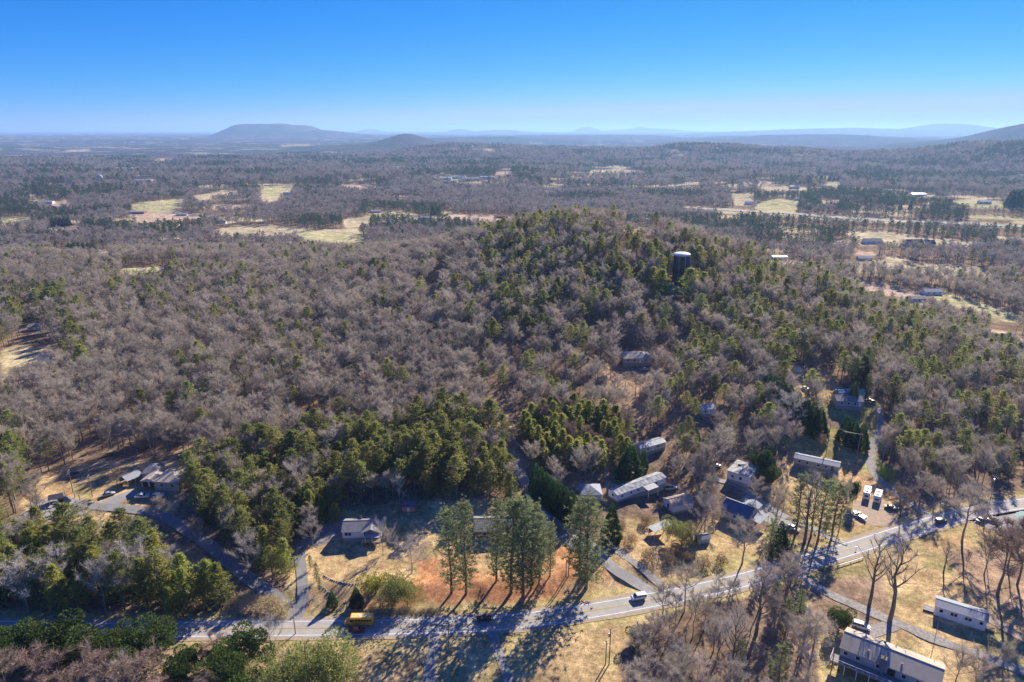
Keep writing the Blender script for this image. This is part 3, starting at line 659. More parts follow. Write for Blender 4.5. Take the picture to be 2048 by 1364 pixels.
# ------------------------------------------------------------------ roads, drives, pads
M['asphalt'] = mat('asphalt', (0.33, 0.31, 0.28), 0.85, noise=(.35, (0.42, 0.39, 0.345), 0.18), bump=(6, .3))
M['asphalt_dark'] = mat('asphalt_dark', (0.21, 0.205, 0.20), 0.85, noise=(.4, (0.27, 0.26, 0.25), 0.2), bump=(6, .3))
M['concrete'] = mat('concrete', (0.38, 0.36, 0.33), 0.9, noise=(.5, (0.28, 0.26, 0.24), 0.25))
M['gravel'] = mat('gravel', (0.40, 0.37, 0.33), 0.95, noise=(1.2, (0.25, 0.22, 0.18), 0.15), bump=(8, .5))
M['dirt'] = mat('dirt', (0.46, 0.35, 0.25), 0.95, noise=(.8, (0.34, 0.25, 0.16), 0.2))
M['paint_white'] = mat('paint_white', (0.84, 0.84, 0.81), 0.7, noise=(1.5, (0.62, 0.62, 0.60), 0.2))
M['paint_yellow'] = mat('paint_yellow', (0.62, 0.42, 0.10), 0.7, noise=(1.5, (0.4, 0.3, 0.12), 0.2))
M['court'] = mat('court', (0.28, 0.42, 0.36), 0.8, noise=(.3, (0.24, 0.35, 0.30), 0.2))
def ribbon(name, P, half, m, lift, off=0.0, kind='structure', label=None, wob=0.0, ncross=4, dash=None):
    """strip along the line P (n x 2), following the ground"""
    P = np.asarray(P, float); T = np.gradient(P, axis=0); T /= np.linalg.norm(T, axis=1)[:, None] + 1e-9; N = np.stack([-T[:, 1], T[:, 0]], 1)
    s = np.concatenate([[0], np.cumsum(np.linalg.norm(np.diff(P, axis=0), axis=1))])
    ww = half * (1 + wob * (vn(s / 3.0, s * 0 + half, 77) - .5)) if wob else np.full(len(P), half)
    C_ = np.linspace(-1, 1, ncross); V = P[:, None, :] + N[:, None, :] * (C_[None, :, None] * ww[:, None, None] + off)
    Z = terrain(V[..., 0], V[..., 1]); Z = Z * .5 + Z.max(1, keepdims=True) * .5 if half > 1 else Z
    mb = MB(); mb.v = [(float(a), float(b_), float(c) + lift) for a, b_, c in zip(V[..., 0].ravel(), V[..., 1].ravel(), Z.ravel())]
    for i in range(len(P) - 1):
        if dash and not dash(s[i]): continue
        for j in range(ncross - 1):
            a = i * ncross + j; mb.f.append((a, a + ncross, a + ncross + 1, a + 1)); mb.m.append(0)
    # skirt so the strip has an edge
    o = mb.build(name, m); 
    if kind: tag(o, label, None, None, kind)
    return o
ribbon('road', ROADA, 3.7, M['asphalt'], 0.10, ncross=7, label='two lane country road curving through the valley')
ribbon('road_line', ROADA, 0.14, M['paint_white'], 0.125, off=2.95, ncross=2); ribbon('road_line', ROADA, 0.14, M['paint_white'], 0.125, off=-2.95, ncross=2)
for s_ in (-1, 1): ribbon('road_shoulder', ROADA, .75, M['dirt'], 0.085, off=s_ * 4.15, wob=.9)
ribbon('road_line', ROADA, 0.09, M['paint_yellow'], 0.125, off=0.14, ncross=2); ribbon('road_line', ROADA, 0.09, M['paint_yellow'], 0.125, off=-0.14, ncross=2)
for k, (L_, (nm_, P_, wd_, mk)) in enumerate(zip(DL, DRIVES)):
    ribbon(nm_, L_, wd_ / 2, M['asphalt_dark' if mk == 'asphalt' else mk], 0.09 - 0.004 * (k % 5), wob=.35 if mk in ('gravel', 'dirt') else .08)
def pad(name, px, m, lift=.1, label=None):
    """flat paved patch from pixel outline, following the ground on a fine grid"""
    xs, ys = hit([p[0] for p in px], [p[1] for p in px]); P = list(zip(xs, ys))
    x0, x1, y0, y1 = min(xs), max(xs), min(ys), max(ys); n = 26
    gx, gy = np.meshgrid(np.linspace(x0, x1, n), np.linspace(y0, y1, n)); ins = inpoly((gx[:-1, :-1] + gx[1:, 1:]) / 2, (gy[:-1, :-1] + gy[1:, 1:]) / 2, P)
    mb = MB(); Z = terrain(gx, gy) + lift; mb.v = [tuple(map(float, q)) for q in zip(gx.ravel(), gy.ravel(), Z.ravel())]
    for i in range(n - 1):
        for j in range(n - 1):
            if ins[i, j]: a = i * n + j; mb.f.append((a, a + 1, a + n + 1, a + n)); mb.m.append(0)
    o = mb.build(name, m); return tag(o, label, None, None, 'structure')
pad('pavement', [(1905, 1028), (1990, 1016), (2150, 1000), (2200, 1070), (2048, 1082), (1960, 1052)], M['concrete'], .085)
pad('court', [(2030, 1024), (2200, 1012), (2200, 1062), (2048, 1068)], M['court'], .11)
pad('pavement', [(612, 1083), (640, 1052), (692, 1030), (700, 1060), (664, 1082), (630, 1095)], M['gravel'], .07)
pad('pavement', [(1692, 1030), (1712, 1002), (1770, 998), (1790, 1030), (1810, 1052), (1745, 1052), (1715, 1042)], M['dirt'], .07)
pad('pavement', [(40, 1030), (85, 1003), (120, 988), (165, 1000), (170, 1028), (110, 1042)], M['concrete'], .12, 'grey concrete pad with posts along its edge')
pad('pavement', [(190, 1012), (215, 998), (270, 978), (285, 985), (240, 1005), (205, 1024)], M['concrete'], .09)
pad('pavement', [(1500, 985), (1560, 1020), (1590, 1050), (1560, 1062), (1520, 1035), (1480, 1000)], M['concrete'], .06)
# the divided highway beyond the hill
ribbon('highway', HWY, 14, mat('verge', (0.42, 0.36, 0.22), noise=(.02, (.33, .3, .16), .2)), 0.5, ncross=3)
ribbon('highway', HWY, 4.5, M['concrete'], 0.9, off=6.5, ncross=2); ribbon('highway', HWY, 4.5, M['concrete'], 0.9, off=-6.5, ncross=2)

# ------------------------------------------------------------------ buildings
def wall_mat(name, c, c2=None, s=1.0): M[name] = mat(name, c, .8, noise=(s, c2 or tuple(v * .8 for v in c), .25))
wall_mat('white_siding', (.78, .79, .80)); wall_mat('beige_siding', (.58, .50, .38)); wall_mat('grey_siding', (.42, .45, .50)); wall_mat('brick', (.30, .16, .11), (.22, .11, .08), 4)
wall_mat('cream_siding', (.68, .64, .54)); wall_mat('orange_wood', (.62, .27, .12)); wall_mat('brown_wood', (.20, .13, .09)); wall_mat('stone', (.42, .38, .33), (.28, .25, .22), 2)
def roof_mat(name, c, c2, s=.8, r=.85, sp=.2, k=.25): M[name] = mat(name, c, r, noise=(s, c2, k), spec=sp, bump=(5, .3))
roof_mat('grey_shingle', (.22, .21, .20), (.30, .28, .26)); roof_mat('tan_shingle', (.42, .35, .27), (.50, .43, .34)); roof_mat('blue_metal', (.09, .125, .20), (.12, .155, .23), r=.45, sp=.4); roof_mat('grey_metal', (.30, .31, .33), (.37, .38, .40), r=.8, sp=.15)
roof_mat('white_metal', (.50, .50, .48), (.34, .33, .31), .7, .2); roof_mat('rusty_metal', (.46, .27, .18), (.52, .44, .36), .5, .7); roof_mat('purple_shingle', (.13, .09, .15), (.18, .13, .19)); roof_mat('dark_shingle', (.06, .065, .09), (.09, .09, .12)); roof_mat('stained_white', (.50, .49, .47), (.22, .22, .23), .6, k=.12)
roof_mat('red_metal', (.35, .09, .07), (.42, .16, .12)); roof_mat('bright_blue', (.05, .14, .35), (.08, .2, .42))
M['glass'] = mat('glass', (.02, .025, .03), .12, spec=.6); M['trim'] = mat('trim', (.80, .80, .78), .6); M['dark'] = mat('dark', (.03, .03, .035), .6); M['rubber'] = mat('rubber', (.02, .02, .02), .8)
M['wood'] = mat('wood', (.30, .21, .14), .85, noise=(2, (.22, .15, .10), .2)); M['wood_grey'] = mat('wood_grey', (.33, .30, .27), .85, noise=(2, (.24, .21, .19), .2)); M['steel'] = mat('steel', (.42, .43, .45), .45, metal=.6, spec=.5)
def local(pl, pr, D=None, pd=None):
    """footprint from the photo pixels of its front foot corners: origin, turn, width, depth, floor level, lowest ground"""
    A, B = at(*pl), at(*pr); W = (B - A).to_2d().length; rz = math.atan2(B.y - A.y, B.x - A.x)
    if pd is not None: D = (at(*pd) - B).to_2d().length
    c, s = math.cos(rz), math.sin(rz); zs = [ground(A.x + c * x - s * y, A.y + s * x + c * y) for x in (0, W / 2, W) for y in (0, D)]
    return A, rz, W, D, max(zs), min(zs)
def gable(mb, x0, x1, y0, y1, z, rise, oh=.35, th=.14, axis='x', m=0):
    """two roof slabs; ridge along x (or y)"""
    if axis == 'x':
        ym = (y0 + y1) / 2; k = rise / (ym - y0)
        mb.prism([(y0 - oh, z - oh * k), (ym, z + rise), (y1 + oh, z - oh * k), (y1 + oh, z - oh * k + th), (ym, z + rise + th), (y0 - oh, z - oh * k + th)][::-1], x0 - oh, x1 + oh, m)
    else:
        xm = (x0 + x1) / 2; k = rise / (xm - x0)
        mb.prism([(x0 - oh, z - oh * k), (xm, z + rise), (x1 + oh, z - oh * k), (x1 + oh, z - oh * k + th), (xm, z + rise + th), (x0 - oh, z - oh * k + th)], y0 - oh, y1 + oh, m, axis='y')
def hip(mb, x0, x1, y0, y1, z, rise, oh=.35, m=0):
    x0 -= oh; x1 += oh; y0 -= oh; y1 += oh; a = min(x1 - x0, y1 - y0) / 2; ym = (y0 + y1) / 2; xm = (x0 + x1) / 2
    if x1 - x0 >= y1 - y0: r0, r1 = (x0 + a, ym, z + rise), (x1 - a, ym, z + rise)
    else: r0, r1 = (xm, y0 + a, z + rise), (xm, y1 - a, z + rise)
    c = [(x0, y0, z), (x1, y0, z), (x1, y1, z), (x0, y1, z)]
    if x1 - x0 >= y1 - y0:
        mb.face([c[0], c[1], r1, r0], m); mb.face([c[1], c[2], r1], m); mb.face([c[2], c[3], r0, r1], m); mb.face([c[3], c[0], r0], m)
    else:
        mb.face([c[0], c[1], r0], m); mb.face([c[1], c[2], r1, r0], m); mb.face([c[2], c[3], r1], m); mb.face([c[3], c[0], r0, r1], m)
    mb.box(x0, x1, y0, y1, z - .16, z - .004, m)
def window(par, face, u, z, w_, h_, W, D, frame='trim', pane='glass'):
    """face: f(ront) r(ight) l(eft) b(ack); u = centre along the wall"""
    def bx(mb, u0, u1, z0, z1, p0, p1):
        if face == 'f': mb.box(u0, u1, -p1, -p0, z0, z1)
        elif face == 'b': mb.box(u0, u1, D + p0, D + p1, z0, z1)
        elif face == 'r': mb.box(W + p0, W + p1, u0, u1, z0, z1)
        else: mb.box(-p1, -p0, u0, u1, z0, z1)
    t = .09; mb = MB(); bx(mb, u - w_ / 2 - t, u + w_ / 2 + t, z + h_, z + h_ + t, -.02, .06); bx(mb, u - w_ / 2 - t, u - w_ / 2, z, z + h_ - .002, -.02, .05); bx(mb, u + w_ / 2, u + w_ / 2 + t, z, z + h_ - .002, -.02, .05)
    if w_ > 1.1: bx(mb, u - .03, u + .03, z + .002, z + h_ - .002, -.02, .045)
    f = mb.build('window', M[frame], par)
    mb = MB(); bx(mb, u - w_ / 2 + .002, u + w_ / 2 - .002, z + .002, z + h_ - .002, -.02, .022); mb.build('pane', M[pane], f)
    mb = MB(); bx(mb, u - w_ / 2 - .14, u + w_ / 2 + .14, z - .1, z - .002, -.02, .1); mb.build('sill', M[frame], f)
def door(par, face, u, z, W, D, m='trim', w_=.95, h_=2.05):
    mb = MB(); hb = MB()
    if face == 'f': mb.box(u - w_ / 2, u + w_ / 2, -.05, .02, z, z + h_); hb.box(u + w_ * .32, u + w_ * .32 + .1, -.1, -.052, z + 1, z + 1.1)
    elif face == 'r': mb.box(W - .02, W + .05, u - w_ / 2, u + w_ / 2, z, z + h_); hb.box(W + .052, W + .1, u + .3, u + .4, z + 1, z + 1.1)
    else: mb.box(-.05, .02, u - w_ / 2, u + w_ / 2, z, z + h_); hb.box(-.1, -.052, u + .3, u + .4, z + 1, z + 1.1)
    d = mb.build('door', M[m], par); hb.build('handle', M['steel'], d)
def house(name, label, cat, pl, pr, D=None, pd=None, h=2.6, found=.4, rise=1.7, roof='gable', wallm='white_siding', roofm='grey_shingle', wins=(), doors=(), chimney=None, group=None, oh=.35, ribs=0, axis='x', foundm='stone', spot=None):
    A, rz, W, D, zt, zb = local(pl, pr, D, pd)
    t = thing(name, label, cat, (A.x, A.y, zt - .05), rz, group)
    HOUSE_SPOTS.append((A.x + math.cos(rz) * W / 2 - math.sin(rz) * D / 2, A.y + math.sin(rz) * W / 2 + math.cos(rz) * D / 2, spot or (max(W, D) * .5 + 4)))
    cx_ = A.x + math.cos(rz) * W / 2; cy_ = A.y + math.sin(rz) * W / 2; gq = math.hypot(cx_, cy_)
    for dq in ((5, 11, 17) if gq < 420 else ((8,) if name == 'hilltop_house' else (8, 18, 28))): HOUSE_SPOTS.append((cx_ * (1 - dq / gq), cy_ * (1 - dq / gq), W * .5 + 2.5))
    MB().box(.05, W - .05, .05, D - .05, zb - zt - .6, found).build('foundation', M[foundm], t)
    mb = MB(); z1 = found + h
    if roof == 'gable' and axis == 'x':
        mb.prism([(0, found), (D, found), (D, z1), (D / 2, z1 + rise - .03), (0, z1)], 0, W)
    elif roof == 'gable': mb.prism([(0, found), (W, found), (W, z1), (W / 2, z1 + rise - .03), (0, z1)][::-1], 0, D, axis='y')
    else: mb.box(0, W, 0, D, found, z1)
    fixn(mb.build('wall', M[wallm], t))
    rb = MB()
    if roof == 'gable': gable(rb, 0, W, 0, D, z1, rise, oh, axis=axis)
    elif roof == 'hip': hip(rb, 0, W, 0, D, z1 + .16, rise, oh)
    elif roof == 'flat': rb.box(-oh, W + oh, -oh, D + oh, z1 + .002, z1 + .22)
    elif roof == 'shed': rb.prism([(-oh, z1 - .05), (D + oh, z1 + rise), (D + oh, z1 + rise + .12), (-oh, z1 + .07)][::-1], -oh, W + oh)
    r_ = fixn(rb.build('roof', M[roofm], t))
    if ribs:
        q = MB(); n = int(W / ribs); k = rise / (D / 2) if axis == 'x' else 0
        for i in range(n + 1):
            x = -oh + .05 + (W + 2 * oh - .14) * i / n
            if roof == 'gable': q.prism([(-oh, z1 - oh * k + .142), (D / 2, z1 + rise + .142), (D / 2, z1 + rise + .2), (-oh, z1 - oh * k + .2)], x, x + .05)
            elif roof == 'flat': q.box(x, x + .05, -oh, D + oh, z1 + .222, z1 + .27)
        fixn(q.build('roof_rib', M[roofm], r_))
    if roof == 'gable' and axis == 'x': MB().box(-oh, W + oh, D / 2 - .12, D / 2 + .12, z1 + rise + .1, z1 + rise + .19).build('ridge_cap', M[roofm], r_)
    for wn in wins: window(t, wn[0], wn[1] * (W if wn[0] in 'fb' else D), found + wn[2], wn[3], wn[4], W, D)
    for d in doors: door(t, d[0], d[1] * (W if d[0] == 'f' else D), found + .02, W, D, d[2] if len(d) > 2 else 'trim')
    for c in (chimney or ()):
        x, y, top, cm, cw = c; o = MB().box(x * W - cw / 2, x * W + cw / 2, y * D - cw / 2, y * D + cw / 2, found + h - .6, found + h + top).build('chimney', M[cm], r_)
        MB().box(x * W - cw / 2 - .06, x * W + cw / 2 + .06, y * D - cw / 2 - .06, y * D + cw / 2 + .06, found + h + top + .002, found + h + top + .12).build('chimney_cap', M['dark'], r_)
    return t, W, D, found, z1
def posts(par, pts, z0, z1, r=.07, m='trim'):
    for (x, y) in pts: MB().box(x - r, x + r, y - r, y + r, z0, z1).build('post', M[m], par)
def rail(par, a, b_, z, m='trim', h=.95, step=1.5):
    a = Vector((*a, z)); b_ = Vector((*b_, z)); mb = MB(); mb.tube(a + Vector((0, 0, h)), b_ + Vector((0, 0, h)), .05, n=4); mb.tube(a + Vector((0, 0, .2)), b_ + Vector((0, 0, .2)), .035, n=4)
    mb.build('handrail', M[m], par); n = max(1, int((b_ - a).length / step))
    for i in range(n + 1):
        p = a.lerp(b_, i / n); MB().tube(p, p + Vector((0, 0, h - .05)), .05, n=4).build('baluster', M[m], par)

# the small white house above the bus
t, W, D, f0, z1 = house('white_house', 'small white house with grey roof and porch awning above the school bus', 'house', (686, 1084), (763, 1082), 8.2, h=2.5, found=.9, rise=1.7, wins=[('f', .10, .9, 1.0, 1.2), ('f', .19, .9, 1.0, 1.2), ('f', .58, .9, .7, 1.2), ('f', .88, .9, 1.2, 1.2), ('r', .5, .9, 1, 1.1), ('l', .5, .9, 1, 1.1)], doors=[('f', .68, 'trim')], chimney=[(.42, .75, 2.2, 'brick', .6)])
gb_ = MB(); gable(gb_, W * .52, W * .98, -1.2, D * .5, z1 + .08, 1.3, .3, axis='y'); fixn(gb_.build('cross_gable', M['grey_shingle'], t))
pr_ = MB(); pr_.prism([(-3.2, z1 - .75), (-.35, z1 - .32), (-.35, z1 - .24), (-3.2, z1 - .67)], W * .60, W * .99); fixn(pr_.build('porch_awning', M['white_metal'], t))
MB().box(W * .55, W, -3.2, -.06, f0 - .18, f0 - .02).build('deck', M['wood'], t); posts(t, [(W * .62, -3.1), (W * .8, -3.1), (W * .98, -3.1)], f0, z1 - .72)
posts(t, [(W * .57, -3.0), (W * .76, -3.0), (W * .97, -3.0)], -1.2, f0 - .2, .09, 'wood'); rail(t, (W * .55, -3.15), (W, -3.15), f0)
st = MB()
for k in range(4): st.box(W * .5, W * .54, -3.0 + k * .3, -2.7 + k * .3, -.4, .15 + k * .2)
st.build('step', M['concrete'], t)
# long brick house behind the roadside pines
t, W, D, f0, z1 = house('brick_house', 'long low brick house with grey roof behind the row of roadside pines', 'house', (950, 1082), (1100, 1078), 9.5, h=2.6, found=.4, rise=2.1, wallm='brick', wins=[('f', u, .9, 1.5, 1.2) for u in (.12, .3, .62, .8, .93)], doors=[('f', .46, 'trim')], chimney=[(.5, .6, 2.8, 'brick', .9)])
MB().box(W * .36, W * .58, -2.2, -.06, z1 - .3, z1 - .18).build('porch_roof', M['grey_shingle'], t); posts(t, [(W * .37, -2.1), (W * .47, -2.1), (W * .57, -2.1)], -.3, z1 - .32)
# orange shed
t, W, D, f0, z1 = house('garden_shed', 'orange wooden shed with dark purple roof at the wood edge', 'shed', (804, 1026), (830, 1025), 3.4, h=2.1, found=.12, rise=1.1, wallm='orange_wood', roofm='purple_shingle', foundm='wood', wins=[('f', .2, .9, .6, .7), ('f', .8, .9, .6, .7)], doors=[('f', .5, 'trim')], spot=4)
# left property
t, W, D, f0, z1 = house('beige_house', 'beige house with pale tan hip roof beside the carport at left', 'house', (311, 984), (360, 986), 11, h=3.6, found=.3, rise=1.6, roof='hip', wallm='beige_siding', roofm='tan_shingle', wins=[('f', .3, 1.6, 1.2, 1.2), ('f', .72, 1.6, 1.2, 1.2), ('r', .5, 1.4, 1, 1.1)])
gb_ = MB(); gb_.prism([(-6.6, .3), (0, .3), (0, 2.9), (-3.3, 4.1), (-6.6, 2.9)], 2.0, 8, axis='y'); fixn(gb_.build('garage_wing', M['white_siding'], t)); gb_ = MB(); gable(gb_, -6.6, -.02, 1.6, 8.2, 2.95, 1.25, .3, axis='y'); fixn(gb_.build('wing_roof', M['tan_shingle'], t))
MB().box(-6.2, -4.0, 1.9, 2.02, .3, 2.5).build('garage_door', M['dark'], t); MB().box(-3.2, -1.2, 1.9, 2.02, .3, 2.5).build('garage_door', M['dark'], t)
house('hip_roof_house', 'grey hip roofed house tucked between carport and beige house', 'house', (288, 963), (322, 958), 8, h=2.6, found=.3, rise=1.7, roof='hip', wallm='cream_siding', roofm='grey_shingle', wins=[('f', .4, .9, 1.2, 1.2)], doors=[('f', .75)])
def carport(name, label, pl, pr, D, h, roofm, m='trim', rise=.6, flat=False, cat='carport'):
    A, rz, W, D, zt, zb = local(pl, pr, D); t = thing(name, label, cat, (A.x, A.y, zt), rz); rb = MB()
    if flat: rb.prism([(-.3, h), (D + .3, h + .25), (D + .3, h + .37), (-.3, h + .12)], -.3, W + .3)
    else: gable(rb, 0, W, 0, D, h, rise, .3)
    r_ = fixn(rb.build('roof', M[roofm], t)); n = 3 if W > 5 else 2
    for i in range(n):
        for y in (.1, D - .1): MB().box(W * i / (n - 1) - .06, W * i / (n - 1) + .06, y - .06, y + .06, zb - zt - .3, h + (-.02 if not flat else -.01) + (0 if y < 1 or not flat else .2)).build('post', M[m], t)
    MB().box(0, W, D - .12, D - .04, .6, h - .15).build('back_panel', M['wood_grey'], t)
    HOUSE_SPOTS.append((A.x, A.y + D / 2, max(W, D) * .5 + 4)); return t
carport('carport', 'open carport with grey metal roof at left beside the hip roofed house', (257, 975), (287, 961), 6, 2.7, 'grey_metal', rise=1.0)
# the slope with sheds and mobile homes
house('hipped_hut', 'small hut with pale grey hip roof below the cypress row', 'hut', (1163, 1003), (1203, 1005), 8, h=2.3, found=.2, rise=1.7, roof='hip', roofm='grey_metal', wins=[('f', .7, .8, 1, 1)], doors=[('f', .35, 'dark')])
t, W, D, f0, z1 = house('mobile_home', 'long white mobile home with streaked pale roof and small side porch', 'mobile home', (1234, 1006), (1330, 978), 5.0, h=2.5, found=.6, rise=.7, roofm='stained_white', ribs=1.6, wins=[('f', u, .9, .9, .9) for u in (.1, .28, .42, .8)] + [('l', .5, .9, .9, .9)], doors=[('f', .62, 'trim')])
pr_ = MB(); pr_.prism([(-3.4, z1 - .5), (-.3, z1 - .1), (-.3, z1 - .02), (-3.4, z1 - .42)], W * .5, W * .72); fixn(pr_.build('porch_roof', M['white_metal'], t)); posts(t, [(W * .51, -3.3), (W * .71, -3.3)], -1.0, z1 - .52)
house('metal_shed', 'white sided shed with rusty streaked metal roof', 'shed', (1345, 1030), (1386, 1018), 6.5, h=2.7, found=.1, rise=1.3, roofm='rusty_metal', ribs=1.2, wins=[('f', .7, .9, .9, .8)], doors=[('l', .5, 'dark')])
carport('canopy', 'open canopy with flat white metal roof on posts in the grass', (1309, 1080), (1342, 1071), 3.2, 2.7, 'white_metal', flat=True)
t, W, D, f0, z1 = house('garden_shed', 'tiny shed with bluish metal roof and a ramp in the grass', 'shed', (1396, 1090), (1419, 1087), 3, h=2.0, found=.2, rise=.8, wallm='grey_siding', roofm='grey_metal', doors=[('l', .5, 'dark')], spot=5)
MB().prism([(0.3, -.3), (.3, .25), (-.0, .25)], -3.4, -.2).build('ramp', M['wood_grey'], t)
t, W, D, f0, z1 = house('blue_roofed_house', 'house with dark blue metal roof and lit gable end', 'house', (1441, 1034), (1495, 1058), 8.5, h=2.8, found=.4, rise=2.6, wallm='cream_siding', roofm='blue_metal', ribs=1.0, wins=[('f', .2, .9, 1.0, 1.2), ('f', .5, .9, 1.0, 1.2), ('r', .38, 3.1, .8, 1.1), ('r', .62, 3.1, .8, 1.1), ('r', .5, .9, 1.4, 1.2)])
pr_ = MB(); pr_.prism([(W + .36, z1 - .1), (W + 4.2, z1 - .75), (W + 4.2, z1 - .63), (W + .36, z1 + .02)], .2, D - .2, axis='y'); fixn(pr_.build('porch_roof', M['grey_metal'], t)); posts(t, [(W + 4.1, .3), (W + 4.1, D / 2), (W + 4.1, D - .3)], -.6, z1 - .78)
gb_ = MB(); gb_.box(W * .45, W * .95, D, D + 4.5, f0 - .8, z1 - .3); gb_.build('rear_wing', M['cream_siding'], t); gb_ = MB(); gable(gb_, W * .45, W * .95, D + .4, D + 4.5, z1 - .3, 1.0, .3, axis='y'); fixn(gb_.build('wing_roof', M['grey_metal'], t))
MB().box(-3.0, -.4, -1.4, -.9, -.3, .45).build('planter', M['wood'], t)
t, W, D, f0, z1 = house('flat_roofed_house', 'white flat roofed building with leaf stained roof below a spreading bare tree', 'building', (1453, 960), (1496, 979), pd=(1526, 957), h=3.3, found=.2, roof='flat', wallm='white_siding', roofm='stained_white', wins=[('f', .25, 1.0, 1.0, 1.2), ('f', .62, 1.0, 1.0, 1.2), ('r', .25, 1.0, 1.0, 1.2)], doors=[('r', .7, 'brown_wood')], oh=.25)
MB().box(W * .2, W * .34, D * .6, D * .68, z1 + .222, z1 + .7).build('roof_vent', M['dark'], t)
t, W, D, f0, z1 = house('mobile_home', 'beige mobile home with grey ribbed roof on the tan bank', 'mobile home', (1587, 931), (1674, 960), 5.2, h=2.5, found=.7, rise=.7, wallm='beige_siding', roofm='grey_metal', ribs=1.2, foundm='wood_grey', wins=[('f', u, .9, .9, .9) for u in (.12, .3, .55, .72)], doors=[('f', .86, 'brown_wood')], chimney=[(.64, .5, 1.9, 'dark', .3)])
MB().box(W * .8, W * 1.02, -2.4, -.06, -.4, f0 - .05).build('deck', M['wood_grey'], t); rail(t, (W * .8, -2.35), (W * 1.02, -2.35), f0 - .05)
t, W, D, f0, z1 = house('mobile_home', 'white mobile home with grey roof and front steps below the big bare oaks', 'mobile home', (1868, 1230), (1970, 1263), 5.6, h=2.5, found=.8, rise=.8, roofm='grey_metal', ribs=1.4, foundm='white_siding', wins=[('f', u, .9, .9, 1.0) for u in (.12, .34, .40, .62, .68, .9)] + [('r', .5, .9, .9, .9)], doors=[('f', .5, 'trim')])
MB().box(-3.0, -.06, .6, 3.4, .3, .55).build('deck', M['wood_grey'], t); rail(t, (-3.0, .65), (-.1, .65), .55)
MB().box(W + .06, W + 2.2, .4, 3.2, .3, .55).build('deck', M['wood'], t); rail(t, (W + .1, .45), (W + 2.2, .45), .55, 'wood')
# the tan roofed house with the long deck
t, W, D, f0, z1 = house('tan_roofed_house', 'long tan roofed house with raised white railed deck and blue chimney', 'house', (1676, 1328), (1872, 1408), 9.5, h=2.6, found=2.9, rise=1.9, wallm='grey_siding', roofm='tan_shingle', foundm='grey_siding', wins=[('f', .06, .8, 1, 1.1), ('f', .19, .8, 1, 1.1), ('f', .40, .8, 1, 1.1), ('f', .66, .8, 1, 1.1), ('f', .80, .8, 1, 1.1), ('l', .4, .8, 1, 1.1)], doors=[('f', .515, 'glass'), ('f', .555, 'glass')], chimney=[(.44, -.02, 2.1, 'blue_metal', 1.5), (.28, .12, 1.6, 'grey_metal', .5), (.62, .12, 1.6, 'grey_metal', .5)])
MB().box(W * .425, W * .465, -1.0, -.06, -.6, z1).build('chimney_stack', M['blue_metal'], t)
MB().box(-1.8, W * .9, -3.4, -.08, f0 - .25, f0 - .05).build('deck', M['wood_grey'], t); rail(t, (-1.75, -3.35), (W * .9, -3.35), f0 - .05, step=1.6); rail(t, (-1.75, -3.35), (-1.75, 1), f0 - .05)
posts(t, [(W * k / 7 * .9 - 1, -3.2) for k in range(8)], -2.6, f0 - .26, .1, 'trim')
# up the farm track
t, W, D, f0, z1 = house('grey_house', 'small grey roofed house beside the top of the gravel farm track', 'house', (1672, 818), (1724, 824), 8, h=2.6, found=.5, rise=1.6, wallm='grey_siding', wins=[('f', .2, .9, 1, 1.1), ('f', .45, .9, 1, 1.1), ('f', .7, .9, 1, 1.1)], doors=[('f', .88)])
t, W, D, f0, z1 = house('long_shed', 'long shed with cream roof and red end behind the grey house', 'shed', (1696, 800), (1727, 804), 6, h=2.6, found=.2, rise=1.2, wallm='white_siding', roofm='tan_shingle', doors=[('f', .3, 'dark')])
MB().box(-5.2, -.4, 0, 6, .2, 2.4).build('lean_to', M['red_metal'], t); MB().box(-5.4, -.38, -.2, 6.2, 2.41, 2.55).build('lean_to_roof', M['bright_blue'], t)
house('hilltop_house', 'house with wide pale grey hip roof among trees halfway up the hill', 'house', (1247, 733), (1302, 731), 11, h=2.5, found=.3, rise=2.4, roof='hip', wallm='beige_siding', roofm='tan_shingle', wins=[('f', .15, .9, 1.2, 1.2), ('f', .4, .9, 1.2, 1.2), ('f', .8, .9, 1.2, 1.2)], doors=[('f', .6)])
house('cabin', 'mobile home with pale roof half hidden behind the dark evergreen cluster', 'mobile home', (1280, 915), (1330, 900), 5, h=2.5, found=.5, rise=.8, wallm='cream_siding', roofm='white_metal', wins=[('f', .3, .9, .9, .9), ('f', .7, .9, .9, .9)], doors=[('f', .5)])
house('cabin', 'little pale roofed cabin among the bare trees above the white flat roofed building', 'cabin', (1405, 835), (1430, 832), 6, h=2.5, found=.3, rise=1.2, wallm='cream_siding', roofm='white_metal', doors=[('f', .5)], wins=[('f', .2, .9, .9, .9)])
house('blue_roofed_cabin', 'cabin with bright blue roof in the woods at the left edge', 'cabin', (76, 727), (104, 727), 6.5, h=2.4, found=.3, rise=1.6, wallm='white_siding', roofm='bright_blue', doors=[('f', .5)], wins=[('f', .2, .9, .9, .9)], spot=15)
house('cabin', 'grey roofed cabin in the woods above the bright blue roof', 'cabin', (56, 662), (84, 660), 7, h=2.4, found=.3, rise=1.6, wallm='grey_siding', doors=[('f', .5)], wins=[('f', .2, .9, .9, .9)], spot=13)
house('barn', 'black gabled barn beside a far tan clearing', 'barn', (329, 541), (347, 540), 12, h=3.2, found=.2, rise=3.2, wallm='brown_wood', roofm='dark_shingle', doors=[('f', .5, 'dark')], spot=22, axis='y')
